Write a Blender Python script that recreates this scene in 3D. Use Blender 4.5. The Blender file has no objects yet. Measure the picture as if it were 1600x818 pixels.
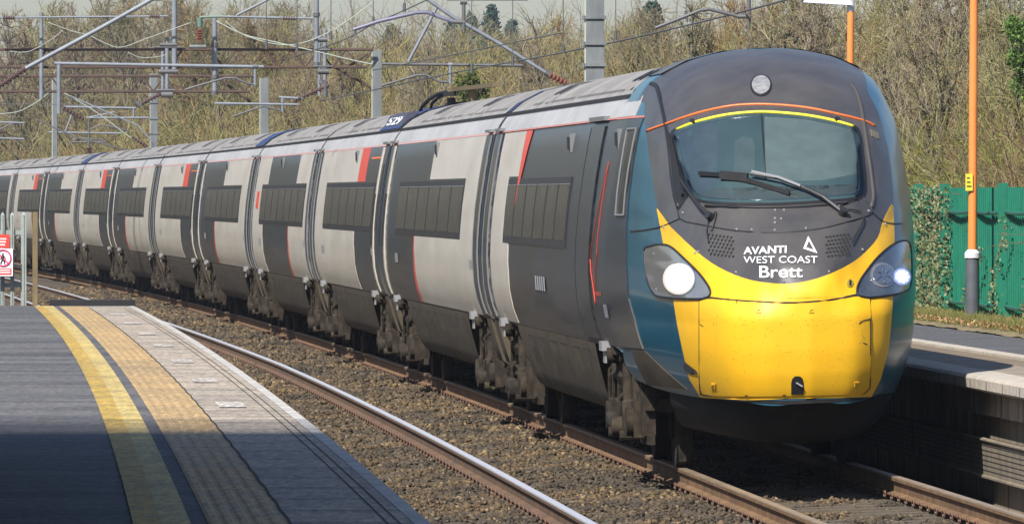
import bpy, bmesh, math, random
import numpy as np
from mathutils import Vector, Matrix
random.seed(7); rng = np.random.default_rng(11)
S = bpy.context.scene; C = S.collection
R = math.radians
# ------------------------------------------------------------------ camera, light, exposure
F_PX, CAM_H, V0 = 15469.0, 2.378, 306.0
cam = bpy.data.cameras.new('camera'); camo = bpy.data.objects.new('camera', cam); C.objects.link(camo)
cam.sensor_width = 36.0; cam.lens = F_PX / 1600 * 36.0
cam.shift_y = -(409.0 - V0) / 1600.0
cam.clip_start = 1.0; cam.clip_end = 6000.0
camo.location = (0, 0, CAM_H); camo.rotation_euler = (R(90), 0, 0)
S.camera = camo
SUN_EL, SUN_AZ = R(44), R(30)          # azimuth: swung from straight behind the camera towards the left
sund = Vector((-math.sin(SUN_AZ) * math.cos(SUN_EL), -math.cos(SUN_AZ) * math.cos(SUN_EL), math.sin(SUN_EL)))
w = bpy.data.worlds.new('World'); S.world = w; w.use_nodes = True
nt = w.node_tree; nt.nodes.clear()
sky = nt.nodes.new('ShaderNodeTexSky'); sky.sky_type = 'NISHITA'; sky.sun_disc = False
sky.sun_elevation = SUN_EL; sky.sun_rotation = math.atan2(sund.x, sund.y)
sky.air_density = 1.0; sky.dust_density = 1.0; sky.ozone_density = 1.0
bg = nt.nodes.new('ShaderNodeBackground'); bg.inputs[1].default_value = 0.075
wo = nt.nodes.new('ShaderNodeOutputWorld')
tint = nt.nodes.new('ShaderNodeMixRGB'); tint.blend_type = 'MULTIPLY'; tint.inputs[0].default_value = 1; tint.inputs[2].default_value = (0.965, 0.985, 1.10, 1)
nt.links.new(sky.outputs[0], tint.inputs[1]); nt.links.new(tint.outputs[0], bg.inputs[0]); nt.links.new(bg.outputs[0], wo.inputs[0])
sl = bpy.data.lights.new('sun', 'SUN'); sl.energy = 5.0; sl.angle = R(0.5); sl.color = (1.0, 0.955, 0.88)
slo = bpy.data.objects.new('sun', sl); C.objects.link(slo)
slo.rotation_euler = sund.to_track_quat('Z', 'Y').to_euler()
S.view_settings.view_transform = 'Standard'; S.view_settings.look = 'None'
S.view_settings.exposure = 0.64; S.view_settings.gamma = 1.0
S.view_settings.use_curve_mapping = False
try:
    S.cycles.max_bounces = 8; S.cycles.transparent_max_bounces = 16
except Exception: pass

# ------------------------------------------------------------------ track geometry (s = metres back from y=88)
K0, TH0, TX0, TY0 = 0.000166904, 1.62398, 2.23556, 88.0014
CANT = 0.0307
def tr(s):
    th = TH0 + K0 * s
    return TX0 + (np.sin(th) - np.sin(TH0)) / K0, TY0 - (np.cos(th) - np.cos(TH0)) / K0, th
def tp(s, off, z=0.0):                 # off > 0 is to the left in the photograph
    X, Y, th = tr(s)
    return Vector((X - math.sin(th) * off, Y + math.cos(th) * off, z))
def un(u, v, Y):                       # a photo pixel at a real distance Y
    return Vector(((u - 800) * Y / F_PX, Y, CAM_H - (v - V0) * Y / F_PX))

# ------------------------------------------------------------------ materials
def mat(name, col, rough=0.6, metal=0.0, var=0.0, vscale=8.0, col2=None, bump=0.0, bscale=60.0, spec=0.5, coat=0.0,
        stretch=(1, 1, 1), emit=None, dirt=None, detail=6.0, rvar=0.0, gen='Object', thr=(0.35, 0.65), grain=None):
    m = bpy.data.materials.new(name); m.use_nodes = True; t = m.node_tree; n = t.nodes; l = t.links
    b = n['Principled BSDF']; b.inputs['Base Color'].default_value = (*col, 1); b.inputs['Roughness'].default_value = rough
    b.inputs['Metallic'].default_value = metal; b.inputs['Specular IOR Level'].default_value = spec
    b.inputs['Coat Weight'].default_value = coat; b.inputs['Coat Roughness'].default_value = 0.08
    tc = n.new('ShaderNodeTexCoord'); mp = n.new('ShaderNodeMapping'); mp.inputs['Scale'].default_value = stretch
    l.new(tc.outputs[gen], mp.inputs[0])
    out = None
    if col2 is not None or var > 0:
        ns = n.new('ShaderNodeTexNoise'); ns.inputs['Scale'].default_value = vscale; ns.inputs['Detail'].default_value = detail
        ns.inputs['Roughness'].default_value = 0.65
        l.new(mp.outputs[0], ns.inputs['Vector'])
        rp = n.new('ShaderNodeValToRGB')
        a = col; c2 = col2 if col2 is not None else tuple(max(0, c * (1 - var)) for c in col)
        if col2 is None: a = tuple(min(1, c * (1 + var * .6)) for c in col)
        rp.color_ramp.elements[0].position = thr[0]; rp.color_ramp.elements[1].position = thr[1]
        rp.color_ramp.elements[0].color = (*c2, 1); rp.color_ramp.elements[1].color = (*a, 1)
        l.new(ns.outputs['Fac'], rp.inputs[0]); out = rp.outputs[0]
        if rvar:
            mr = n.new('ShaderNodeMapRange'); mr.inputs['To Min'].default_value = max(0.02, rough - rvar); mr.inputs['To Max'].default_value = min(1, rough + rvar)
            l.new(ns.outputs['Fac'], mr.inputs[0]); l.new(mr.outputs[0], b.inputs['Roughness'])
    if grain:
        ng = n.new('ShaderNodeTexNoise'); ng.inputs['Scale'].default_value = grain[0]; ng.inputs['Detail'].default_value = 3; ng.inputs['Roughness'].default_value = .7
        mg = n.new('ShaderNodeMapping'); mg.inputs['Scale'].default_value = (1, .12, 1); l.new(tc.outputs[gen], mg.inputs[0]); l.new(mg.outputs[0], ng.inputs['Vector'])
        rg = n.new('ShaderNodeMapRange'); rg.inputs['From Min'].default_value = .35; rg.inputs['From Max'].default_value = .68; rg.inputs['To Min'].default_value = 1 - grain[1]; rg.inputs['To Max'].default_value = 1 + grain[1]
        l.new(ng.outputs['Fac'], rg.inputs[0]); mxg = n.new('ShaderNodeMixRGB'); mxg.blend_type = 'MULTIPLY'; mxg.inputs[0].default_value = 1
        l.new(out, mxg.inputs[1]); l.new(rg.outputs[0], mxg.inputs[2]); out = mxg.outputs[0]
    if dirt:                            # (colour, z low, z high, strength): grime thrown up from the track
        dc, z0, z1, st = dirt
        sx = n.new('ShaderNodeSeparateXYZ'); l.new(tc.outputs['Object'], sx.inputs[0])
        mr = n.new('ShaderNodeMapRange'); mr.inputs['From Min'].default_value = z1; mr.inputs['From Max'].default_value = z0
        mr.inputs['To Min'].default_value = 0; mr.inputs['To Max'].default_value = st
        n2 = n.new('ShaderNodeTexNoise'); n2.inputs['Scale'].default_value = 1.0; n2.inputs['Detail'].default_value = 8
        mp2 = n.new('ShaderNodeMapping'); mp2.inputs['Scale'].default_value = (0.25, 1, 5)
        l.new(tc.outputs['Object'], mp2.inputs[0]); l.new(mp2.outputs[0], n2.inputs['Vector'])
        ad = n.new('ShaderNodeMath'); ad.operation = 'MULTIPLY_ADD'; ad.inputs[1].default_value = 0.9; l.new(n2.outputs['Fac'], ad.inputs[0])
        ad.inputs[2].default_value = -0.45
        a2 = n.new('ShaderNodeMath'); a2.operation = 'ADD'; l.new(sx.outputs['Z'], a2.inputs[0]); l.new(ad.outputs[0], a2.inputs[1])
        l.new(a2.outputs[0], mr.inputs[0])
        mx = n.new('ShaderNodeMixRGB'); l.new(mr.outputs[0], mx.inputs[0])
        if out: l.new(out, mx.inputs[1])
        else: mx.inputs[1].default_value = (*col, 1)
        mx.inputs[2].default_value = (*dc, 1); out = mx.outputs[0]
        mr3 = n.new('ShaderNodeMapRange'); mr3.inputs['To Min'].default_value = rough; mr3.inputs['To Max'].default_value = max(rough, .7)
        l.new(mr.outputs[0], mr3.inputs[0]); l.new(mr3.outputs[0], b.inputs['Roughness'])
    if out: l.new(out, b.inputs['Base Color'])
    if bump:
        nb = n.new('ShaderNodeTexNoise'); nb.inputs['Scale'].default_value = bscale; nb.inputs['Detail'].default_value = 4
        l.new(mp.outputs[0], nb.inputs['Vector'])
        bp = n.new('ShaderNodeBump'); bp.inputs['Strength'].default_value = bump; bp.inputs['Distance'].default_value = 0.02
        l.new(nb.outputs['Fac'], bp.inputs['Height']); l.new(bp.outputs[0], b.inputs['Normal'])
    if emit:
        b.inputs['Emission Color'].default_value = (*emit[0], 1); b.inputs['Emission Strength'].default_value = emit[1]
    return m
BR = (0.13, 0.105, 0.075)
M = {}
M['teal'] = mat('teal_paint', (0.006, 0.085, 0.14), 0.32, spec=.35, coat=.25, var=.25, vscale=1.2, dirt=((.085, .07, .05), 0.1, 0.85, .8))
M['dark'] = mat('dark_body_paint', (0.027, 0.026, 0.028), 0.30, spec=.4, vscale=.7, stretch=(.35, 1, 1.6), col2=(0.022, 0.036, 0.055), dirt=(BR, 0.75, 1.75, .85))
M['white'] = mat('cream_body_paint', (0.50, 0.475, 0.43), 0.42, spec=.35, col2=(0.41, 0.38, 0.33), vscale=.8, stretch=(.5, 1, 1.5), dirt=((.34, .29, .20), 0.6, 2.0, .85))
M['band'] = mat('white_cantrail', (0.38, 0.375, 0.375), 0.5, spec=.3, var=.2, vscale=1.0, stretch=(.4, 1, 2))
M['red'] = mat('coral_paint', (0.62, 0.07, 0.04), 0.4)
M['orange'] = mat('orange_line_paint', (0.75, 0.16, 0.03), 0.4)
M['roof'] = mat('roof_grey_paint', (0.29, 0.28, 0.27), 0.7, spec=.25, col2=(0.20, 0.19, 0.175), vscale=1.5, stretch=(.4, 2, 1))
M['roof_blue'] = mat('roof_blue_paint', (0.018, 0.03, 0.11), 0.45)
M['char'] = mat('charcoal_paint', (0.046, 0.044, 0.046), 0.42, coat=.12, col2=(0.075, 0.070, 0.066), vscale=2.0, rvar=.05, bump=.03, bscale=300)
M['yellow'] = mat('yellow_paint', (0.80, 0.435, 0.008), 0.5, coat=.0, col2=(0.68, 0.385, 0.012), vscale=3, thr=(.25, .6), bump=.02, bscale=90)
M['yellow_fly'] = mat('yellow_front_with_flies', (0.80, 0.435, 0.008), 0.5, coat=.0, col2=(0.70, 0.40, 0.012), vscale=2.2, thr=(.3, .6))
M['yline'] = mat('bright_yellow_line', (0.80, 0.70, 0.03), 0.5)
M['glass'] = mat('windscreen_glass', (0.060, 0.095, 0.105), 0.07, spec=.7, coat=.3, col2=(0.040, 0.066, 0.078), vscale=1.1, bump=.0)
M['window'] = mat('side_window_glass', (0.010, 0.012, 0.015), 0.22, spec=.25, col2=(0.026, 0.027, 0.029), vscale=5, stretch=(3, 1, .5), rvar=.10)
M['wband'] = mat('window_band_black', (0.026, 0.026, 0.030), 0.42, spec=.25, var=.3, vscale=3, stretch=(2, 1, .5))
M['frame'] = mat('window_frame_worn', (0.16, 0.165, 0.17), .5)
M['black'] = mat('black_rubber', (0.010, 0.010, 0.012), 0.55)
M['matblack'] = mat('matt_black_steel', (0.018, 0.018, 0.02), 0.5, var=.3, vscale=6)
M['skirt'] = mat('grimy_skirt', (0.095, 0.076, 0.052), 0.8, spec=.15, col2=(0.055, 0.045, 0.032), vscale=2.0, stretch=(.6, 1, 2), bump=.1, bscale=20)
M['bogie'] = mat('brake_dust_steel', (0.055, 0.043, 0.030), 0.85, spec=.15, col2=(0.014, 0.012, 0.010), vscale=7, bump=.2, bscale=40)
M['under'] = mat('underframe_dark', (0.018, 0.016, 0.014), 0.85, var=.4, vscale=5)
M['silver'] = mat('bright_bracket', (0.42, 0.42, 0.43), 0.4, metal=.6)
M['bellows'] = mat('bellows_rubber', (0.012, 0.012, 0.016), 0.6)
M['text'] = mat('white_lettering', (0.82, 0.82, 0.84), 0.4)
M['valance'] = mat('black_valance', (0.012, 0.012, 0.012), 0.7, spec=.2, col2=(0.028, 0.025, 0.020), vscale=2, thr=(.25,.45), bump=.1, bscale=30)
M['headlight_case'] = mat('headlight_moulding', (0.16, 0.165, 0.18), 0.12, coat=.8, var=.15, vscale=4)
M['headlight_case2'] = mat('headlight_moulding_dark', (0.06, 0.075, 0.10), 0.10, coat=.8, var=.3, vscale=6)
M['chrome'] = mat('reflector', (0.5, 0.52, 0.56), 0.15, metal=.9)
M['lit'] = mat('lit_headlamp', (1, .97, .92), .3, emit=((1.0, 0.93, 0.86), 9.0))
M['litrim'] = mat('lit_lamp_rim', (.9, .8, .7), .3, emit=((1.0, 0.74, 0.60), 0.75))
M['led'] = mat('lit_marker_light', (.8, .85, 1), .3, emit=((0.42, 0.52, 1.0), 2.6))
M['lamp_glass'] = mat('unlit_lamp_glass', (0.26, 0.26, 0.26), 0.25, var=.3, vscale=14)
# ground
M['ballast'] = mat('ballast', (0.10, 0.076, 0.048), 0.95, col2=(0.042, 0.034, 0.027), vscale=22, detail=9, bump=.9, bscale=26, gen='Object')
M['rail_rust'] = mat('rusty_rail_web', (0.215, 0.13, 0.068), 0.85, spec=.2, col2=(0.12, 0.075, 0.045), vscale=3, bump=.1, bscale=30)
M['rail_top'] = mat('polished_rail_head', (0.80, 0.79, 0.82), 0.32, metal=.5)
M['rail_worn'] = mat('dull_rail_head', (0.32, 0.24, 0.16), 0.5, metal=.3, var=.2, vscale=2)
M['clip'] = mat('rusty_clip', (0.14, 0.075, 0.05), 0.8)
M['sleeper'] = mat('concrete_sleeper', (0.12, 0.095, 0.065), 0.95, col2=(0.07,0.058,0.042), vscale=6)

# ------------------------------------------------------------------ mesh helpers
def link(o, parent=None, **kw):
    C.objects.link(o)
    if parent is not None: o.parent = parent
    for k, v in kw.items(): o[k] = v
    return o
def thing(name, label, cat, group=None, loc=(0, 0, 0), mtx=None):
    o = bpy.data.objects.new(name, None); C.objects.link(o); o.empty_display_size = .2
    if mtx is not None: o.matrix_world = mtx
    else: o.location = loc
    o['label'] = label; o['category'] = cat
    if group: o['group'] = group
    return o
class MB:
    def __init__(s): s.v = []; s.f = []
    def add(s, V, F):
        b = len(s.v); s.v += [tuple(p) for p in V]; s.f += [tuple(i + b for i in f) for f in F]; return s
    def box(s, x0, x1, y0, y1, z0, z1, m=None):
        V = [Vector((x, y, z)) for x in (x0, x1) for y in (y0, y1) for z in (z0, z1)]
        if m is not None: V = [m @ p for p in V]
        return s.add(V, [(0, 1, 3, 2), (4, 6, 7, 5), (0, 4, 5, 1), (2, 3, 7, 6), (0, 2, 6, 4), (1, 5, 7, 3)])
    def beam(s, a, b, wd, ht):
        a = Vector(a); b = Vector(b); d = (b - a); L = d.length
        q = d.to_track_quat('X', 'Z').to_matrix().to_4x4(); m = Matrix.Translation(a) @ q
        return s.box(0, L, -wd / 2, wd / 2, -ht / 2, ht / 2, m)
    def tube(s, path, r, n=8, cap=True):
        P = [Vector(p) for p in path]; rs = r if isinstance(r, (list, tuple)) else [r] * len(P)
        V = []; up = None
        for i, p in enumerate(P):
            d = (P[min(i + 1, len(P) - 1)] - P[max(i - 1, 0)])
            if d.length < 1e-9: d = Vector((0, 0, 1))
            d.normalize()
            if up is None: up = Vector((0, 0, 1)) if abs(d.z) < .9 else Vector((1, 0, 0))
            a = up - d * up.dot(d)
            if a.length < 1e-6: a = d.orthogonal()
            a.normalize(); up = a; b = d.cross(a)
            for k in range(n):
                t = 2 * math.pi * k / n; V.append(p + (a * math.cos(t) + b * math.sin(t)) * rs[i])
        F = []
        for i in range(len(P) - 1):
            for k in range(n):
                F.append((i * n + k, i * n + (k + 1) % n, (i + 1) * n + (k + 1) % n, (i + 1) * n + k))
        if cap: F.append(tuple(range(n))[::-1]); F.append(tuple(range((len(P) - 1) * n, len(P) * n)))
        return s.add(V, F)
    def cyl(s, a, b, r, n=16): return s.tube([a, b], r, n)
    def grid(s, rows, flip=False):
        m = len(rows[0]); F = []
        for i in range(len(rows) - 1):
            for j in range(m - 1):
                f = (i * m + j, i * m + j + 1, (i + 1) * m + j + 1, (i + 1) * m + j)
                F.append(f[::-1] if flip else f)
        return s.add([p for r in rows for p in r], F)
    def build(s, name, m, parent=None, smooth=False, **kw):
        me = bpy.data.meshes.new(name); me.from_pydata([tuple(p) for p in s.v], [], s.f); me.update()
        if isinstance(m, (list, tuple)):
            for q in m: me.materials.append(q)
        else: me.materials.append(m)
        if smooth: me.polygons.foreach_set('use_smooth', [True] * len(me.polygons))
        return link(bpy.data.objects.new(name, me), parent, **kw)
def recalc(o):
    bm = bmesh.new(); bm.from_mesh(o.data); bmesh.ops.recalc_face_normals(bm, faces=bm.faces); bm.to_mesh(o.data); bm.free(); return o
def autosmooth(o, ang=35):
    bm = bmesh.new(); bm.from_mesh(o.data)
    for f in bm.faces: f.smooth = True
    for e in bm.edges:
        if len(e.link_faces) == 2 and e.calc_face_angle(0) > R(ang): e.smooth = False
    bm.to_mesh(o.data); bm.free(); return o
def copy_tree(o, parent=None):
    c = o.copy(); C.objects.link(c)
    if parent is not None: c.parent = parent; c.matrix_parent_inverse = o.matrix_parent_inverse
    for ch in [x for x in KIDS.get(o.name, [])]: copy_tree(ch, c)
    return c
KIDS = {}
def index_kids():
    KIDS.clear()
    for o in bpy.data.objects:
        if o.parent: KIDS.setdefault(o.parent.name, []).append(o)

# ================================================================== GROUND AND TRACK
def bank_h(s, off):                    # off measured to the right here (positive right)
    t = min(1, max(0, (off - 6.0) / 9.0)); t = t * t * (3 - 2 * t)
    return -0.3 + 1.3 * min(1, max(0, (off - 3.0) / 2.4)) * 1.0 + 2.6 * t + 0.05 * math.sin(s * .31 + off)
def ground():
    mb = MB(); rows = []
    svals = list(np.arange(-130, 60, 10)) + list(np.arange(60, 700, 12)) + [900, 1300, 2200, 3500]
    offs = [-400, -120, -40, -22, -15, -13, -11.5, -10, -9, -8, -7, -6, -5.4, -4.8, -4, -3, 0, 2, 4, 6, 9, 13, 16, 19, 24, 40, 120, 500]
    for s in svals:
        r = []
        se = min(s, 700)
        for o in offs:
            p = tp(se, o); d = s - se
            if d: th = tr(se)[2]; p += Vector((math.cos(th), math.sin(th), 0)) * d
            z = -0.32 if o > -3.5 else bank_h(s, -o)
            if o > -4.9 and s < 75: z = -0.32
            if o < -40: z += 0.6
            if o > 13: z += min(4.0, (o - 13) * .42) * min(1, max(0, (s + 20) / 60.0))
            p.z = z; r.append(p)
        rows.append(r)
    mb.grid(rows)
    m = mat('earth_and_leaf_litter', (0.075, 0.062, 0.035), 1.0, col2=(0.045, 0.048, 0.022), vscale=1.2, bump=.6, bscale=8)
    o = mb.build('ground', m, None, True, kind='structure'); recalc(o)
ground()
def strip(name, o0, o1, s0, s1, z0, z1, m, ds=2.0, **kw):
    mb = MB(); rows = []
    for s in np.arange(s0, s1 + ds, ds): rows.append([tp(s, o0, z0), tp(s, o1, z1)])
    mb.grid(rows); return mb.build(name, m, None, False, **kw)
# ballast bed: heightfield with lumps
def ballast():
    ss = np.concatenate([np.arange(-45, 60, .25), np.arange(60, 180, 1.0), np.arange(180, 480, 3)])
    oo = np.concatenate([np.arange(-2.6, 5.2, .12), [6, 7]])
    SS, OO = np.meshgrid(ss, oo, indexing='ij')
    X, Y, th = tr(SS); X = X - np.sin(th) * OO; Y = Y + np.cos(th) * OO
    z = -0.215 - CANT * OO * .35 + 0.035 * np.sin(SS * 2.1 + OO * 3) * np.sin(OO * 5.3 + SS * .7) + rng.normal(0, .008, SS.shape)
    mid = np.exp(-((OO - 1.55) / .4) ** 2); z += mid * (.03 + .035 * np.sin(SS * .55))
    for c in (0, 3.15):
        z -= .0 * np.exp(-((OO - c) / .5) ** 2)
    z[OO < -1.2] -= .06
    n, m_ = SS.shape
    V = np.stack([X, Y, z], -1).reshape(-1, 3)
    idx = np.arange(n * m_).reshape(n, m_)
    F = np.stack([idx[:-1, :-1], idx[:-1, 1:], idx[1:, 1:], idx[1:, :-1]], -1).reshape(-1, 4)
    npmesh('ballast_bed', V, F, M['ballast'], smooth=True, kind='structure')
def npmesh(name, V, F, m, smooth=False, parent=None, **kw):
    me = bpy.data.meshes.new(name); nv = len(V); nf = len(F); k = F.shape[1]
    me.vertices.add(nv); me.vertices.foreach_set('co', np.asarray(V, np.float32).ravel())
    me.loops.add(nf * k); me.loops.foreach_set('vertex_index', F.astype(np.int32).ravel())
    me.polygons.add(nf); me.polygons.foreach_set('loop_start', np.arange(0, nf * k, k, dtype=np.int32))
    me.update(calc_edges=True)
    if smooth: me.polygons.foreach_set('use_smooth', np.ones(nf, bool))
    for q in (m if isinstance(m, (list, tuple)) else [m]): me.materials.append(q)
    return link(bpy.data.objects.new(name, me), parent, **kw)
ballast()
# loose stones
def stones(name, n, s0, s1, o0, o1, size, m, pw=1.6, excl=()):
    t = rng.random(n) ** pw; s = s0 + (s1 - s0) * t
    o = rng.uniform(o0, o1, n)
    for c in excl: o = np.where(np.abs(o - c) < .09, o + .2, o)
    X, Y, th = tr(s); X = X - np.sin(th) * o; Y = Y + np.cos(th) * o
    z = -0.215 - CANT * o * .35 + np.exp(-((o - 1.55) / .4) ** 2) * (.03 + .035 * np.sin(s * .55)) + 0.035 * np.sin(s * 2.1 + o * 3) * np.sin(o * 5.3 + s * .7)
    z = np.where(o < -1.2, z - .06, z)
    base = np.array([(1, 0, 0), (0, 1, 0), (-1, 0, 0), (0, -1, 0), (0, 0, 1), (0, 0, -1)], float)
    q = base[None] + rng.normal(0, .28, (n, 6, 3))
    ang = rng.uniform(0, 6.28, (n, 3)); ca, sa = np.cos(ang), np.sin(ang)
    x, y, zz = q[..., 0], q[..., 1], q[..., 2]
    x, y = x * ca[:, :1] - y * sa[:, :1], x * sa[:, :1] + y * ca[:, :1]
    y, zz = y * ca[:, 1:2] - zz * sa[:, 1:2], y * sa[:, 1:2] + zz * ca[:, 1:2]
    sc = size * rng.uniform(.45, 1.25, n)[:, None] * (1 + np.clip(s, 0, 200)[:, None] / 120)
    P = np.stack([X[:, None] + x * sc, Y[:, None] + y * sc, z[:, None] + zz * sc * .75 + rng.normal(.0, .008, n)[:, None]], -1).reshape(-1, 3)
    f = np.array([(0, 1, 4), (1, 2, 4), (2, 3, 4), (3, 0, 4), (1, 0, 5), (2, 1, 5), (3, 2, 5), (0, 3, 5)])
    F = (f[None] + 6 * np.arange(n)[:, None, None]).reshape(-1, 3)
    return npmesh(name, P, F, m, kind='stuff')
def stone_mat():
    m = bpy.data.materials.new('ballast_stone'); m.use_nodes = True; n = m.node_tree.nodes; l = m.node_tree.links
    b = n['Principled BSDF']; b.inputs['Roughness'].default_value = .9
    g = n.new('ShaderNodeNewGeometry'); rp = n.new('ShaderNodeValToRGB')
    e = rp.color_ramp.elements; e[0].color = (.055, .045, .034, 1); e[1].color = (.34, .28, .19, 1)
    for pos, c in ((.35, (.10, .078, .052, 1)), (.7, (.145, .113, .073, 1)), (.93, (.19, .15, .10, 1))):
        x = e.new(pos); x.color = c
    l.new(g.outputs['Random Per Island'], rp.inputs[0])
    tc = n.new('ShaderNodeTexCoord'); ns = n.new('ShaderNodeTexNoise'); ns.inputs['Scale'].default_value = .45; ns.inputs['Detail'].default_value = 5
    l.new(tc.outputs['Object'], ns.inputs['Vector'])
    r2 = n.new('ShaderNodeValToRGB'); r2.color_ramp.elements[0].position = .42; r2.color_ramp.elements[0].color = (.42, .41, .39, 1)
    r2.color_ramp.elements[1].position = .58; r2.color_ramp.elements[1].color = (.84, .72, .54, 1)
    l.new(ns.outputs['Fac'], r2.inputs[0])
    mx = n.new('ShaderNodeMixRGB'); mx.blend_type = 'MULTIPLY'; mx.inputs[0].default_value = 1
    l.new(rp.outputs[0], mx.inputs[1]); l.new(r2.outputs[0], mx.inputs[2]); l.new(mx.outputs[0], b.inputs['Base Color'])
    return m
M['stone'] = stone_mat()
st = stones('ballast_stones', 190000, -22, 190, -1.5, 4.1, .028, M['stone'], 1.7, excl=(-.75, .75, 2.4))

# rails
def rail(off_fn, s0, s1, top, side, name='rail', z=0.0):
    prof = [(-.035, 0), (.035, 0), (.036, -.012), (.036, -.035), (.012, -.052), (.010, -.125), (.07, -.142), (.07, -.153), (-.07, -.153), (-.07, -.142), (-.010, -.125), (-.012, -.052), (-.036, -.035), (-.036, -.012)]
    ss = list(np.arange(s0, 120, 1.0)) + list(np.arange(120, s1, 4.0))
    mb = MB(); n = len(prof)
    V = []; F = []
    for s in ss:
        o = off_fn(s)
        for (a, b) in prof: V.append(tp(s, o + a, z - CANT * o + b))
    for i in range(len(ss) - 1):
        for k in range(n): F.append((i * n + k, i * n + (k + 1) % n, (i + 1) * n + (k + 1) % n, (i + 1) * n + k))
    mb.add(V, F); o = mb.build(name, [side, top], None, kind='structure')
    for i, p in enumerate(o.data.polygons):
        if i % n in (0, 1, 13): p.material_index = 1
    recalc(o)
    return o
near_off = lambda s: 2.40 if s < 55 else (2.40 + .30 * min(1, (s - 55) / 90) ** 1.0)
rail(lambda s: .75, -70, 460, M['rail_worn'], M['rail_rust'])
rail(lambda s: -.75, -70, 460, M['rail_worn'], M['rail_rust'])
RD = mat('dark_rusty_web', (0.15, 0.085, 0.045), 0.85, col2=(0.085, 0.055, 0.035), vscale=3)
rail(near_off, -70, 460, M['rail_top'], RD, z=.03)
rail(lambda s: near_off(s) + 1.47, -70, 460, M['rail_top'], RD, z=.03)
# sleepers and clips
mb = MB(); mc = MB()
for s in np.arange(-45, 220, .65):
    for c, zz in ((0, 0), (near_off(s) + .735, .03)):
        th = tr(s)[2]
        m_ = Matrix.Translation(tp(s, c, -CANT * c + zz)) @ Matrix.Rotation(th, 4, 'Z') @ Matrix.Rotation(-CANT, 4, 'X')
        if s < 110: mb.box(-.13, .13, -1.25, 1.25, -.36, -.195, m_)
        for side in ((.75, -.75) if c == 0 else (-.735,)):
            for dy in (.10, -.10):
                pth = [m_ @ Vector((x, side + dy + yy, -.165 + zz2)) for x, yy, zz2 in ((-.075, 0, 0), (-.085, .0, .025), (-.04, 0, .045), (.02, 0, .042), (.06, 0, .02), (.045, 0, -.005))]
                if s < 140: mc.tube(pth, .0085, 5)
mb.build('sleepers', M['sleeper'], None, kind='structure')
mc.build('rail_clips', M['clip'], None, kind='stuff')
# debris between the tracks: grey cable lying on ballast

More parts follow.
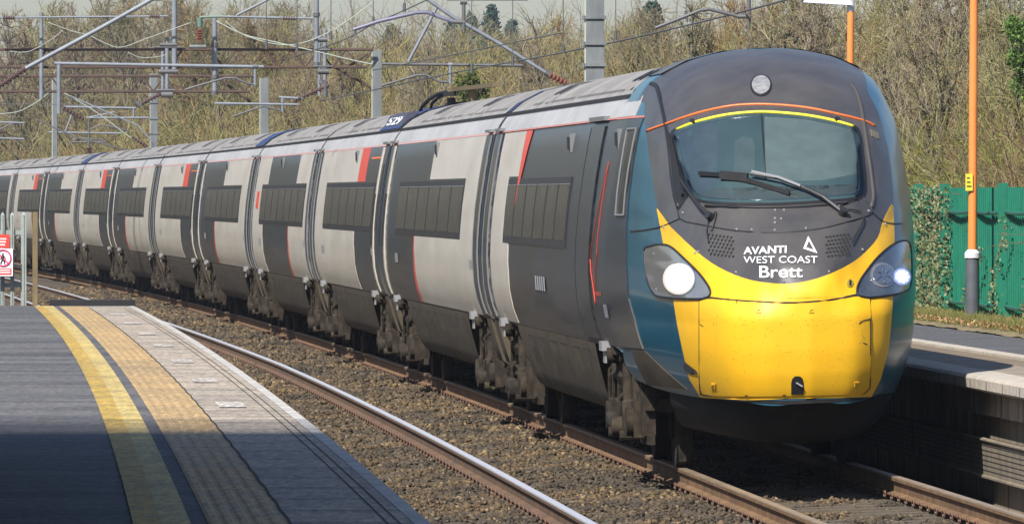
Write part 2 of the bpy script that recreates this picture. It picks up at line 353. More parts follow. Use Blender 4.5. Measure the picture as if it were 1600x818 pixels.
# ================================================================== LEFT PLATFORM
PZ = 0.90; PE = -0
def platform_left():
    e = 4.75; sA, sB = -72, 45.7
    tar = mat('platform_tarmac', (0.135, 0.132, 0.130), 0.8, col2=(0.062, 0.062, 0.066), vscale=.8, stretch=(.25, 1, 1), bump=.25, bscale=120, rvar=.15, detail=14, thr=(.38,.62), grain=(26, .32))
    slab = mat('platform_slabs', (0.42, 0.35, 0.275), 0.8, col2=(0.27, 0.235, 0.19), vscale=.7, stretch=(.4, 1, 1), bump=.12, bscale=60, rvar=.22, detail=10, grain=(26, .32))
    tac = mat('tactile_paving', (0.48, 0.32, 0.14), 0.7, col2=(0.33, 0.235, 0.12), vscale=.6, stretch=(.4, 1, 1), rvar=.25, bump=.1, detail=9, grain=(26, .32))
    cop = mat('coping_edge_white', (0.50, 0.485, 0.45), 0.8, col2=(0.34, 0.32, 0.29), vscale=2.5)
    yel = mat('platform_yellow_paint', (0.50, 0.33, 0.055), 0.7, col2=(0.34, 0.235, 0.07), vscale=2.0, bump=.15, bscale=80, detail=10, stretch=(1, .5, 1), grain=(26, .32))
    yel2 = mat('platform_pale_yellow_paint', (0.56, 0.43, 0.14), 0.7, col2=(0.38, 0.29, 0.12), vscale=2.0, bump=.15, bscale=80, detail=10, stretch=(1, .5, 1), grain=(26, .32))
    dk = mat('groove_dark', (0.035, 0.032, 0.03), .95)
    # solid body
    mb = MB(); rows = []
    for s in np.arange(sA, sB + .1, 1.96): 
        rows.append([tp(s, e + .30, -.4), tp(s, e + .25, PZ - .16), tp(s, e + .02, PZ - .15), tp(s, e, PZ - .02), tp(s, e + .02, PZ), tp(s, e + 9.0, PZ)])
    mb.grid(rows)
    r = rows[-1]; mb.add(r + [tp(sB, e + 9, -.4)], [tuple(range(7))])
    o = mb.build('platform', [tar], None, kind='structure'); recalc(o)
    L = lambda n, a, b, m_, h, s0=sA, s1=sB - .02: strip(n, e + a, e + b, s0, s1 - 1.5, PZ + h, PZ + h, m_, 1.5, kind='structure')
    L('platform_edge', .0, .075, cop, .006)
    L('platform_paving', .075, .63, slab, .004)
    L('platform_tactile_paving', .63, 1.00, tac, .004)
    L('platform_yellow_line', 1.08, 1.21, yel2, .008)
    L('platform_yellow_line', 1.21, 1.34, yel, .008)
    # slab joints and grooves, raised ridges of the tactile strip
    mb = MB()
    for s in np.arange(sA, sB - 1.0, 1.8):
        rows = [[tp(s, e + .075, PZ + .0075), tp(s, e + .63, PZ + .0075)], [tp(s + .035, e + .075, PZ + .0075), tp(s + .035, e + .63, PZ + .0075)]]
        mb.grid(rows)
        if random.random() < .5:
            rows = [[tp(s + .9, e + .63, PZ + .0075), tp(s + .9, e + 1.0, PZ + .0075)], [tp(s + .93, e + .63, PZ + .0075), tp(s + .93, e + 1.0, PZ + .0075)]]
            mb.grid(rows)
    for o_ in (.135, .19):
        rows = [[tp(s, e + o_, PZ + .0085), tp(s, e + o_ + .007, PZ + .0085)] for s in np.arange(sA, sB - 2, 2)]; mb.grid(rows)
    for o_ in (.625,):
        rows = [[tp(s, e + o_ + .004 * math.sin(s * 2.7), PZ + .0095), tp(s, e + o_ + .012 + .004 * math.sin(s * 2.7), PZ + .0095)] for s in np.arange(sA, sB - 2, .6)]; mb.grid(rows)
    mb.build('platform_joints', dk, None, kind='structure')
    mb = MB()
    for k in range(5):
        o_ = .665 + k * .07
        rows = [[tp(s, e + o_, PZ + .005), tp(s, e + o_ + .012, PZ + .009), tp(s, e + o_ + .038, PZ + .009), tp(s, e + o_ + .05, PZ + .005)] for s in np.arange(sA, sB - 2, 2)]
        mb.grid(rows)
    recalc(mb.build('platform_tactile_ridges', tac, None, kind='structure'))
    wp = mat('white_marks', (0.50, 0.47, 0.43), .85, col2=(.33, .29, .25), vscale=7, thr=(.42, .58), grain=(26, .4))
    mb = MB()
    for s in (-18.8, -9.6, -.3, 9.0, 17.3, 26, 34.5):
        mb.grid([[tp(s + t, e + .31, PZ + .0105), tp(s + t, e + .50, PZ + .0105)] for t in (0, .9, 1.8)])
    mb.build('platform_white_marks', wp, None, kind='structure')
platform_left()
# dark end beam behind the platform end
mb = MB()
for a in (0,):
    mb.beam(tp(46.4, 4.70, .93), tp(46.4, 5.86, .93), .3, .09)
o = mb.build('end_kerb', M['matblack'], None); o['label'] = 'low black timber kerb lying across the far end of the near platform'; o['category'] = 'kerb'
mb = MB()
for k in range(2): mb.beam(tp(46.4, 4.78 + k * 1.0, -.3), tp(46.4, 4.78 + k * 1.0, .885), .2, .12)
mb.build('kerb_leg', M['matblack'], o)

# ================================================================== RIGHT PLATFORM
def platform_right():
    e = -1.47; ZR = .86; sA, sB = -75, 60
    tar = mat('far_platform_tarmac', (0.10, 0.10, 0.108), 0.85, col2=(0.065, 0.066, 0.072), vscale=1.5, bump=.3, bscale=150, detail=10, grain=(26, .3))
    pav = mat('far_platform_paving', (0.30, 0.245, 0.19), 0.85, col2=(0.20, 0.17, 0.14), vscale=.9, bump=.1)
    brn = mat('far_platform_brown_band', (0.20, 0.15, 0.10), 0.9, col2=(0.14, 0.11, 0.08), vscale=1.2)
    cop = mat('coping_stone', (0.50, 0.45, 0.38), 0.85, col2=(0.33, 0.29, 0.24), vscale=6, bump=.35, bscale=25)
    con = mat('stained_concrete_wall', (0.34, 0.28, 0.20), 0.9, col2=(0.15, 0.12, 0.085), vscale=1.5, stretch=(3.5, 3.5, .5), bump=.3, bscale=25, detail=9)
    tim = mat('grimy_brick_courses', (0.22, 0.18, 0.125), 0.9, col2=(0.12, 0.10, 0.075), vscale=4, bump=.3, bscale=30)
    ss = np.arange(sA, sB, 1.5)
    def sweep(name, prof, m_, smooth=False):
        mb = MB(); mb.grid([[tp(s, e - a, z) for a, z in prof] for s in ss]); o = mb.build(name, m_, None, smooth, kind='structure'); return recalc(o)
    sweep('far_platform', [(.34, -.35), (.34, ZR - .01), (4.2, ZR - .01), (4.2, -.3)], tar)
    sweep('far_platform_coping', [(.30, ZR - .13), (0.02, ZR - .13), (0, ZR - .11), (0, ZR - .03), (.02, ZR - .006), (.05, ZR), (.35, ZR)], cop)
    sweep('far_platform_paving', [(.35, ZR), (.85, ZR)], pav)
    sweep('far_platform_paving', [(.85, ZR + .001), (1.18, ZR + .001)], brn)
    sweep('far_platform_white_line', [(1.18, ZR - .005), (1.18, ZR + .025), (1.36, ZR + .028), (1.37, ZR - .005)], cop)
    sweep('far_platform_wall', [(.13, ZR - .15), (.13, ZR - .34), (.28, ZR - .36)], con)
    sweep('far_platform_wall', [(.24, ZR - .34), (.24, ZR - .56), (.26, ZR - .56)], con)
    sweep('far_platform_wall', [(.14, ZR - .54), (.10, ZR - .55), (.10, ZR - .56), (.12, ZR - .565), (.12, ZR - .85), (.10, ZR - .86), (.10, ZR - .875), (.2, ZR - .88)], tim)
    sweep('far_platform_wall', [(.23, ZR - .86), (.23, ZR - 1.35)], con)
    mb = MB()
    for k in range(6):
        z = ZR - .60 - k * .042
        mb.grid([[tp(s, e - .1165, z + .003), tp(s, e - .1165, z - .003)] for s in ss])
    for s in np.arange(sA + 1, 20, 1.35):
        mb.grid([[tp(s, e - .126, ZR - .155), tp(s, e - .126, ZR - .33)], [tp(s + .03, e - .126, ZR - .155), tp(s + .03, e - .126, ZR - .33)]])
        mb.grid([[tp(s + .4, e - .226, ZR - .88), tp(s + .4, e - .226, ZR - 1.2)], [tp(s + .44, e - .226, ZR - .88), tp(s + .44, e - .226, ZR - 1.2)]])
        mb.grid([[tp(s, e + .003, ZR - .035), tp(s, e + .003, ZR - .125)], [tp(s + .02, e + .003, ZR - .035), tp(s + .02, e + .003, ZR - .125)]])
    mb.build('far_platform_joints', M['under'], None, kind='structure')
    # verge at the back: earth, grass and fallen leaves
    verge = mat('verge_earth', (0.23, 0.17, 0.10), 1, col2=(0.12, 0.11, 0.05), vscale=3, bump=.7, bscale=20, detail=10)
    rows = []
    mb = MB()
    for s in np.arange(sA, sB, .5):
        rows.append([tp(s, e - a + random.uniform(-.03, .03), ZR + z + random.uniform(0, .02)) for a, z in ((2.75, -.008), (2.9, .03), (3.15, .05), (3.5, .07), (4.2, .1))])
    mb.grid(rows); recalc(mb.build('verge', verge, None, True, kind='structure'))
    return ZR
ZR = platform_right()

# ================================================================== THE TRAIN
# body section: half width against height above the rail
PROF = [(0.0, 3.62), (.35, 3.60), (.65, 3.53), (.88, 3.42), (1.02, 3.31), (1.10, 3.20), (1.155, 3.10), (1.205, 2.9), (1.265, 2.6), (1.315, 2.3), (1.35, 2.0), (1.365, 1.75), (1.355, 1.45), (1.32, 1.25), (1.26, 1.08)]
PROFLOW = [(1.22, .92), (1.15, .80), (1.04, .735), (.6, .705), (0, .70)]
_pz = [p[1] for p in PROF][::-1]; _pw = [p[0] for p in PROF][::-1]
def pw(z): return float(np.interp(z, _pz, _pw))
def car_matrix(s0, s1, far=False):
    a = tp(s0, 0); b = tp(s1, 0); d = b - a
    return Matrix.Translation(a) @ Matrix.Rotation(math.atan2(d.y, d.x), 4, 'Z') @ Matrix.Rotation(-CANT, 4, 'X'), d.length
# local x runs back from the near end, +y is the side seen in the photograph
def side_levels(z0, z1, step=.09):
    n = max(1, int(math.ceil((z1 - z0) / step))); return [z0 + (z1 - z0) * i / n for i in range(n + 1)]
def side_panel(name, m, parent, x0, x1, z0, z1, off=.006, th=.012, sgn=1, smooth=True, yf=None, **kw):
    """sheet following the body side; x0/x1 may be functions of z"""
    fx0 = x0 if callable(x0) else (lambda z: x0); fx1 = x1 if callable(x1) else (lambda z: x1)
    mb = MB(); zs = side_levels(z0, z1)
    out = [];
    for z in zs:
        if yf:
            xs = np.linspace(fx0(z), fx1(z), 13); ys = [(yf(x, z) + off) * sgn for x in xs]
            out.append([(xs[0], ys[0] - sgn * (th + off), z)] + [(x, y, z) for x, y in zip(xs, ys)] + [(xs[-1], ys[-1] - sgn * (th + off), z)]); continue
        y = (pw(z) + off) * sgn; out.append([(fx0(z), y - sgn * (th + off), z), (fx0(z), y, z), (fx1(z), y, z), (fx1(z), y - sgn * (th + off), z)])
    mb.grid(out)
    z = zs[0]; a = out[0]; b = out[-1]
    mb.add(a, [tuple(range(len(a)))]); mb.add(b, [tuple(range(len(b)))[::-1]])
    o = mb.build(name, m, parent, False, **kw); recalc(o); return autosmooth(o, 30)
def body_shell(parent, L, x0=.3, x1=None, m=None):
    x1 = L - .3 if x1 is None else x1
    mb = MB(); half = PROF + [(1.2, 1.04), (0, 1.04)]
    ring = [(w_, z) for w_, z in half] + [(-w_, z) for w_, z in half[-2:0:-1]]
    rows = [[(x, a, z) for a, z in ring + ring[:1]] for x in np.linspace(x0, x1, 9)]
    mb.grid(rows); n = len(ring)
    mb.add(rows[0][:-1], [tuple(range(n))]); mb.add(rows[-1][:-1], [tuple(range(n))[::-1]])
    o = mb.build('body', m or M['dark'], parent); recalc(o); return autosmooth(o, 30)
def roof_parts(parent, L, x0, x1, ends=()):
    # grey roof skin with seams, dark gutter, white cantrail
    rp = [p for p in PROF if p[1] >= 3.30]
    half = [(w_ + .012 * (w_ > 0), z + .012) for w_, z in rp]
    prof = [(-w_, z) for w_, z in half[::-1]] + half[1:]
    mb = MB(); rows = [[(x, a, z) for a, z in prof] for x in np.linspace(x0, x1, 9)]; mb.grid(rows)
    r = mb.build('roof', M['roof'], parent, True); recalc(r)
    mb = MB()
    for sg in (1, -1):
        mb.tube([(x0, sg * 1.045, 3.305), (x1, sg * 1.045, 3.305)], .016, 6)
    mb.build('gutter', M['black'], r)
    mb = MB()
    x = x0 + 1.1
    while x < x1 - .8:
        mb.grid([[(x - .02, a * 1.0, z + .008) for a, z in prof], [(x + .02, a, z + .008) for a, z in prof]]); x += 2.05
    recalc(mb.build('roof_seams', mat_seam, r))
    mb = MB(); x = x0 + .8
    while x < x1 - 4:
        if random.random() < .8: mb.add([(x, .93, 3.40), (x + .2, .93, 3.40), (x + .2, .985, 3.365), (x, .985, 3.365)], [(0, 1, 2, 3)])
        x += .55
    mb.build('roof_vent_slots', M['bellows'], r)
    for xc in (L * .30, L * .76):
        mb = MB(); rq = lambda x0_, x1_, y0_, y1_, h_: mb.grid([[(x_, a_, float(np.interp(a_, [p[0] for p in PROF[:8]], [p[1] for p in PROF[:8]])) + h_) for a_ in np.linspace(y0_, y1_, 6)] for x_ in (x0_, x1_)]); rq(xc - .9, xc + .9, .5, .90, .022); rq(xc - .8, xc + .2, .9, .97, .024)
        vb = mb.build('air_vent', M['roof'], parent)
        mb = MB()
        for k in (-.6, 0.15): rq(xc + k, xc + k + .42, .54, .86, .032)
        mb.build('grille', M['bellows'], vb)
    for sg in (1, -1):
        side_panel('cantrail', M['band'], parent, x0, x1, 3.115, 3.29, .004, .01, sg)
    return r
mat_seam = mat('roof_seam', (0.17, 0.165, 0.16), .8)
mat_coral = mat('faded_coral_line', (0.50, 0.17, 0.13), .5)
mat_pink = mat('faded_pink_line', (0.55, 0.30, 0.27), .5)
def windows(parent, x0, x1, n=6, sg=1):
    b = side_panel('window_band', M['wband'], parent, x0, x1, 1.93, 2.60, .008, .010, sg)
    wd = (x1 - x0) / n
    for k in range(n):
        a = x0 + k * wd + .12; c = x0 + (k + 1) * wd - .12
        f = side_panel('window', M['window'], parent, a, c, 2.0, 2.53, .0105, .003, sg)
        mb = MB()
        for z in (2.53,):
            y = (pw(z) + .012) * sg; mb.tube([(a, y, z), (c, y, z)], .006, 5)
        mb.build('frame', M['frame'], f)
def door(parent, x0, x1, white=False, sg=1, side=0):
    d = side_panel('door', M['dark'], parent, x0, x1, 1.10, 3.09, .014, .02, sg)
    w_ = x1 - x0
    if white:
        for a in ((x0 + .0, x1 - .30)[side],):
            side_panel('door_post', M['white'], d, a, a + .30, 1.12, 3.08, .03, .02, sg)
        side_panel('window', M['window'], d, x0 + .42, x1 - .42, 1.95, 2.85, .022, .01, sg)
        side_panel('grab_rail', M['black'], d, a + .08, a + .22, 1.75, 2.45, .055, .02, sg)
    else:
        side_panel('window', M['window'], d, x0 + .2, x1 - .2, 1.95, 2.85, .022, .01, sg)
        side_panel('edge_strip', M['frame'], d, x0, x0 + .05, 1.12, 3.08, .03, .02, sg)
        side_panel('edge_strip', M['frame'], d, x1 - .03, x1, 1.12, 3.08, .02, .02, sg)
    mb = MB()
    mb.box(x0 + .1, x1 - .1, sg * 1.13 - .07, sg * 1.13 + .07, 3.12, 3.15)
    mb.build('rain_strip', M['frame'], d)
def wheelset(parent, xc, R_=.42):
    for sg in (1, -1):
        mb = MB(); mb.cyl((xc, sg * .69, R_), (xc, sg * .80, R_), R_, 28); mb.cyl((xc, sg * .66, R_), (xc, sg * .69, R_), R_ + .025, 28)
        mb.cyl((xc, sg * .80, R_), (xc, sg * .83, R_), .16, 14)
        o = mb.build('wheel', M['under'], parent); recalc(o); autosmooth(o)
def bogie(car, xc, near=1):
    """xc = bogie centre; near=+1 when the dampers are on the side of the near end"""
    mb = MB()
    for sg in (1, -1):
        y = sg * 1.0
        mb.beam((xc - 1.75, y, .62), (xc - .6, y, .55), .14, .20); mb.beam((xc - .65, y, .52), (xc + .65, y, .52), .16, .24); mb.beam((xc + .6, y, .55), (xc + 1.75, y, .62), .14, .20)
    mb.box(xc - .3, xc + .3, -1.0, 1.0, .5, .75); mb.box(xc - 1.9, xc - 1.8, -.95, .95, .5, .62); mb.box(xc + 1.8, xc + 1.9, -.95, .95, .5, .62)
    fr = mb.build('bogie', M['bogie'], car)
    for dx in (-1.35, 1.35):
        wheelset(fr, xc + dx)
        mb = MB()
        mb.box(xc + dx - .17, xc + dx + .17, .98, 1.16, .28, .60); mb.cyl((xc + dx, 1.1, .42), (xc + dx, 1.22, .42), .13, 14)
        mb.cyl((xc + dx + .26, 1.06, .38), (xc + dx + .26, 1.06, .88), .075, 12); mb.box(xc + dx - .34, xc + dx - .22, .98, 1.1, .3, .78)
        mb.box(xc + dx - .5, xc + dx + .5, 1.0, 1.06, .22, .30)
        a = mb.build('axle_box', M['bogie'], fr); autosmooth(a)
        # guard iron reaching down to the rail
        mb = MB(); x = xc + dx + (.62 if dx > 0 else -.62)
        mb.beam((x, .80, .62), (x, .77, .07), .03, .06)
        mb.build('guard_iron', M['bogie'], fr)
    # damper columns, air spring, yaw damper: the tall untidy gear seen between the skirts
    for k, dx in enumerate((-.75, .78)):
        mb = MB()
        mb.tube([(xc + dx, 1.14, .30), (xc + dx, 1.14, .58), (xc + dx, 1.14, .60), (xc + dx, 1.14, .95)], [.075, .075, .058, .058], 12)
        mb.cyl((xc + dx, 1.06, .98), (xc + dx, 1.22, .98), .05, 10); mb.cyl((xc + dx, 1.06, .28), (xc + dx, 1.24, .28), .05, 10)
        autosmooth(mb.build('damper', M['bogie'], fr))
    mb = MB(); mb.tube([(xc - .1, .95, .72), (xc - .1, .95, .80), (xc - .1, .95, .88), (xc - .1, .95, .96), (xc - .1, .95, 1.05)], [.24, .28, .26, .28, .22], 18)
    autosmooth(mb.build('air_spring', M['bogie'], fr))
    mb = MB(); mb.cyl((xc - .55, 1.22, .36), (xc + .15, 1.22, .40), .075, 12); mb.cyl((xc + .15, 1.22, .40), (xc + .75, 1.22, .43), .045, 10)
    mb.cyl((xc - .55, 1.14, .36), (xc - .55, 1.30, .36), .09, 12)
    autosmooth(mb.build('yaw_damper', M['bogie'], fr))
    mb = MB()
    for k in range(7):
        x = xc + random.uniform(-1.6, 1.6); z = random.uniform(.45, .9)
        mb.box(x - random.uniform(.05, .14), x + random.uniform(.05, .14), 1.0, 1.0 + random.uniform(.08, .18), z - random.uniform(.05, .12), z + random.uniform(.04, .1))
    for k in range(4):
        x = xc + random.uniform(-1.3, 1.1); z = random.uniform(.6, .95)
        mb.tube([(x, 1.12, z), (x + .12, 1.2, z - .1), (x + .2, 1.2, z - .3), (x + .12, 1.13, z - .38)], .022, 7)
    mb.build('brake_gear', M['bogie'], fr)
    for dx in (-.15,):                       # bright bracket and jacking point under the body side
        mb = MB(); x = xc + dx
        mb.box(x - .02, x + .36, 1.20, 1.34, 1.03, 1.115); mb.box(x + .02, x + .30, 1.18, 1.31, .92, 1.03)
        mb.build('body_bracket', M['silver'], fr)
        mb = MB(); mb.cyl((x - .10, 1.16, .99), (x - .10, 1.30, .99), .07, 12); mb.box(x - .36, x - .05, 1.16, 1.26, 1.0, 1.07)
        autosmooth(mb.build('jacking_point', M['bogie'], fr))
def skirt(car, x0, x1, z0=.42, panels=True, slope=.0):
    mb = MB(); lv = [(1.262, 1.072), (1.25, 1.0), (1.20, .80), (1.14, .60), (1.08, z0 + .06), (1.02, z0), (.9, z0 - .015)]
    for sg in (1, -1):
        rows = [[(x0 + slope * (1.07 - z), sg * y, z) for y, z in lv], [(x1 - slope * (1.07 - z), sg * y, z) for y, z in lv]]
        rows = [rows[0], [tuple(np.array(a) * .5 + np.array(b) * .5) for a, b in zip(*rows)], rows[1]]
        mb.grid(rows, sg < 0)
        for r in (rows[0], rows[-1]): mb.add(r + [(r[-1][0], sg * .9, 1.07)], [tuple(range(8))])
    o = mb.build('skirt', M['skirt'], car); recalc(o); autosmooth(o, 50)
    if panels:
        mb = MB(); x = x0 + .9
        y_at = lambda z: float(np.interp(z, [.48, .6, .8, 1.0, 1.07], [1.08, 1.14, 1.20, 1.25, 1.262])) + .002
        while x < x1 - .9:
            zt, zb = .98, .56
            mb.grid([[(x, y_at(z), z), (x + .05, y_at(z), z)] for z in (zb, .7, .8, .9, zt)])
            if random.random() < .6: mb.box(x + .5, x + .56, 1.22, y_at(.93) + .02, .86, .98)
            mb.grid([[(x, y_at(zt + q), zt + q) , (x + 1.1, y_at(zt + q), zt + q)] for q in (0, .012)])
            x += random.choice((1.5, 1.7, 2.1))
        recalc(mb.build('panel_gaps', M['under'], o))
    return o
def floor_gear(car, L):
    mb = MB(); mb.box(.6, L - .6, -1.15, 1.15, .98, 1.06); mb.box(5.4, L - 5.4, -.88, .88, .45, 1.0)
    mb.build('underframe', M['under'], car)
def bellows(car, L):
    mb = MB(); sec = [(w_ * .93, 1.0 + (z - 1.0) * .975) for w_, z in PROF] + [(1.15, 1.0), (0, 1.0)]
    ring = sec + [(-a, z) for a, z in sec[-2:0:-1]]; ring = ring + ring[:1]
    rows = []
    for k, x in enumerate(np.linspace(L - .32, L + .32, 13)):
        q = .97 if k % 2 else 1.0; rows.append([(x, a * q, 1.0 + (z - 1.0) * (1 if not k % 2 else .985)) for a, z in ring])
    mb.grid(rows); recalc(mb.build('gangway_bellows', M['bellows'], car))
def marks(car, spec):
    mb = MB()
    for x, z, wd, ht in spec:
        zs = [z - ht / 2, z + ht / 2]; n = 5
        for k in range(n):
            a = x + wd * (k / n) ; b = a + wd / n * .6
            mb.grid([[(a, pw(q) + .012, q), (b, pw(q) + .012, q)] for q in zs])
    recalc(mb.build('worn_lettering', mat_wornlet, car))
mat_wornlet = mat('worn_lettering', (0.33, 0.34, 0.35), .6)
def lamp_bodyside(car, x, z=2.98):
    mb = MB(); y = pw(z); mb.box(x, x + .32, y - .03, y + .03, z - .09, z + .09); o = mb.build('body_lamp', M['frame'], car)
    mb = MB(); mb.box(x + .06, x + .26, y, y + .045, z - .06, z + .06); mb.build('lens', M['black'], o)
def common(car, L, x0=None, skirts=True, blue_end=None):
    roof_parts(car, L, .3, L - .3)
    side_panel('pink_line', mat_pink, car, .3, L - .3, 3.095, 3.113, .005, .006)
    for xc in (3.1, L - 3.1): bogie(car, xc)
    skirt(car, 5.0, L - 5.0, slope=.9); skirt(car, .35, 1.15, panels=False, z0=.5, slope=.0); skirt(car, L - 1.15, L - .35, panels=False, z0=.5)
    floor_gear(car, L); bellows(car, L)
    marks(car, [(L - 5.2, 1.62, .9, .12), (1.8, 1.66, .7, .1)])
def make_A(car, L):
    k = L / 24.5; P = lambda n, m, a, b, z0, z1, **q: side_panel(n, m, car, a if callable(a) else a * k, b if callable(b) else b * k, z0, z1, **q)
    body_shell(car, L)
    P('white_panel', M['white'], 1.6, 4.4, 1.09, 3.09); P('white_panel', M['white'], 4.4, 12.6, 2.62, 3.09)
    P('white_panel', M['white'], 4.4, 15.0, 1.09, 1.92); P('red_stripe', M['red'], 15.0, lambda z: (15.2 + .55 * max(0, (1.92 - z))) * k, 1.09, 1.92)
    windows(car, 4.5 * k, 20.2 * k, 6); door(car, .45, 1.55); door(car, L - 1.75, L - .38, True)
    lamp_bodyside(car, 11.7 * k); common(car, L)
def make_B(car, L):
    k = L / 22.55; P = lambda n, m, a, b, z0, z1, **q: side_panel(n, m, car, a if callable(a) else a * k, b if callable(b) else b * k, z0, z1, **q)
    body_shell(car, L)
    P('white_panel', M['white'], 8.0, 17.9, 2.62, 3.09); P('red_stripe', M['red'], 5.9, 8.0, 2.62, 3.09)
    P('white_panel', M['white'], 17.9, 20.6, 1.09, 3.09); P('white_panel', M['white'], 7.6, 17.9, 1.09, 1.92)
    side_panel('orange_stripe', M['orange'], car, 1.9 * k, 4.9 * k, 2.93, 2.955, .008)
    windows(car, 2.6 * k, 17.8 * k, 6); door(car, .38, 1.75, True, side=1); door(car, L - 1.55, L - .45)
    lamp_bodyside(car, 8.9 * k); common(car, L)
def make_C(car, L):
    k = L / 23.95; P = lambda n, m, a, b, z0, z1, **q: side_panel(n, m, car, a if callable(a) else a * k, b if callable(b) else b * k, z0, z1, **q)
    body_shell(car, L)
    P('white_panel', M['white'], 1.4, 2.4, 1.09, 3.09); P('white_panel', M['white'], 2.4, 6.2, 2.62, 3.09); P('white_panel', M['white'], 2.4, 7.6, 1.09, 1.92)
    P('red_stripe', M['red'], 7.6, lambda z: (7.8 + .5 * max(0, (1.92 - z))) * k, 1.09, 1.92)
    P('white_panel', M['white'], 17.4, 19.6, 2.62, 3.09); P('white_panel', M['white'], 18.0, 19.6, 1.09, 1.92); P('white_panel', M['white'], 19.6, 22.3, 1.09, 3.09)
    P('red_stripe', M['red'], 20.2, 21.2, 2.2, 2.5, off=.012)
    windows(car, 2.5 * k, 19.5 * k, 7); door(car, .45, 1.35); door(car, L - 1.5, L - .45)
    lamp_bodyside(car, 12.3 * k); common(car, L)
def make_end(car, L):
    body_shell(car, L)
    side_panel('white_panel', M['white'], car, 1.6, 3.4, 1.09, 3.09)
    windows(car, 4.2, 18, 6); door(car, .45, 1.5); common(car, L)
TIP = -5.5
GAP = [21.1, 45.65, 68.2, 92.15, 116.8, 140.8, 165.35, 188.15, 212.2, 235.9, 262.0]
GRP = 'coupled carriages of the train'
kinds = [None, 'A', 'B', 'C', 'A', 'B', 'A', 'B', 'A', 'B', 'E']
ords = ['leading', 'second', 'third', 'fourth', 'fifth', 'sixth', 'seventh', 'eighth', 'ninth', 'tenth', 'last visible']
look = {'A': 'red edged lower cream panel', 'B': 'red stripe beside upper cream panel',
        'C': 'dark centre block between cream ends', 'E': 'dark, cut off by the left edge'}
protos = {}
for i in range(1, 11):
    mtx, L = car_matrix(GAP[i - 1], GAP[i])
    kd = kinds[i]; lab = '%s carriage behind the yellow nose, %s' % (ords[i], look[kd])
    if kd in protos:
        src, L0 = protos[kd]; c = copy_tree(src); c.matrix_world = mtx @ Matrix.Diagonal((L / L0, 1, 1, 1)); c['label'] = lab
    else:
        car = thing('train_carriage', lab, 'train carriage', GRP)
        {'A': make_A, 'B': make_B, 'C': make_C, 'E': make_end}[kd](car, L)
        index_kids(); protos[kd] = (car, L); car.matrix_world = mtx; c = car
    if i == 2: CAR3, CAR3_L = c, L
    if i == 4: CAR5, CAR5_L = c, L
    if i == 8: CAR9, CAR9_L = c, L

# blue roof ends, fleet number and pantograph (third carriage)
def roof_blue(car, xa, xb, text=None, straight=False):
    rp = [(w_ + .02 * (w_ > 0), z + .02) for w_, z in PROF if z >= 3.30]
    half = rp; mb = MB()
    rows = []
    for wq, z in half: 
        t = (wq) / 1.05; rows.append([(xa, wq, z), (xb + (0 if straight else (1 - t) * 1.0), wq, z)])
    mb.grid(rows); o = recalc(mb.build('blue_roof_panel', M['roof_blue'], car, True)); return o
roof_blue(CAR3, .35, 5.8); roof_blue(CAR5, .35, 3.6); roof_blue(CAR9, .35, 3.6)

# ------------------------------------------------------------------ text helper
def text_mesh(body, size, bold=0.0, align='LEFT'):
    cu = bpy.data.curves.new('t', 'FONT'); cu.body = body; cu.size = size; cu.align_x = align; cu.offset = bold; cu.resolution_u = 6
    o = bpy.data.objects.new('t', cu); C.objects.link(o)
    dg = bpy.context.evaluated_depsgraph_get(); me = bpy.data.meshes.new_from_object(o.evaluated_get(dg))
    bpy.data.objects.remove(o); return me
def fleet_number():
    mb = MB(); rows = [[(x, .985, 3.375), (x, .90, 3.53), (x, .80, 3.555), (x, .74, 3.53)] for x in (.7, 5.4)]
    mb.grid(rows); mb.add(rows[0], [(0, 1, 2, 3)]); mb.add(rows[1], [(3, 2, 1, 0)]); o = recalc(mb.build('roof_fairing', mat('dark_fairing', (.05, .05, .075), .5), CAR3))
    me = text_mesh('529', 1.0, .03)
    xs = [v.co.x for v in me.vertices]; x1 = max(xs); y1 = max(v.co.y for v in me.vertices)
    for v in me.vertices:
        tx = v.co.x / x1; ty = v.co.y / y1
        v.co = (5.0 - tx * 3.6, .978 + .006 - .075 * ty, 3.395 + .115 * ty)
    me.materials.clear(); me.materials.append(M['text']); link(bpy.data.objects.new('fleet_number', me), o)
fleet_number()
# pantograph folded on the third carriage roof
def pantograph(car):
    mb = MB(); mb.box(.8, 2.4, -.4, .3, 3.60, 3.66)
    p = mb.build('pantograph', M['matblack'], car)
    mb = MB(); mb.tube([(3.0, .62, 3.52), (2.7, .60, 3.62), (2.2, .52, 3.72), (1.5, .42, 3.79), (.9, .36, 3.80)], .026, 8)
    mb.tube([(2.6, .5, 3.52), (2.3, .48, 3.66), (1.7, .40, 3.75), (1.0, .3, 3.77)], .020, 8); mb.build('cable', M['black'], p)
    mb = MB(); mb.box(.5, .9, .24, .40, 3.74, 3.80); mb.cyl((.7, .3, 3.55), (.7, .3, 3.72), .06, 10); mb.build('clamp_block', M['black'], p)
    mb = MB(); mb.beam((.7, .25, 3.83), (-4.4, .0, 3.83), .10, .055)
    for x in (-.6, -1.2): mb.cyl((x, .1, 3.60), (x, .1, 3.80), .05, 10)
    mb.build('pantograph_arm', mat('brown_pantograph_arm', (0.13, 0.10, 0.05), .7), p)
pantograph(CAR3)

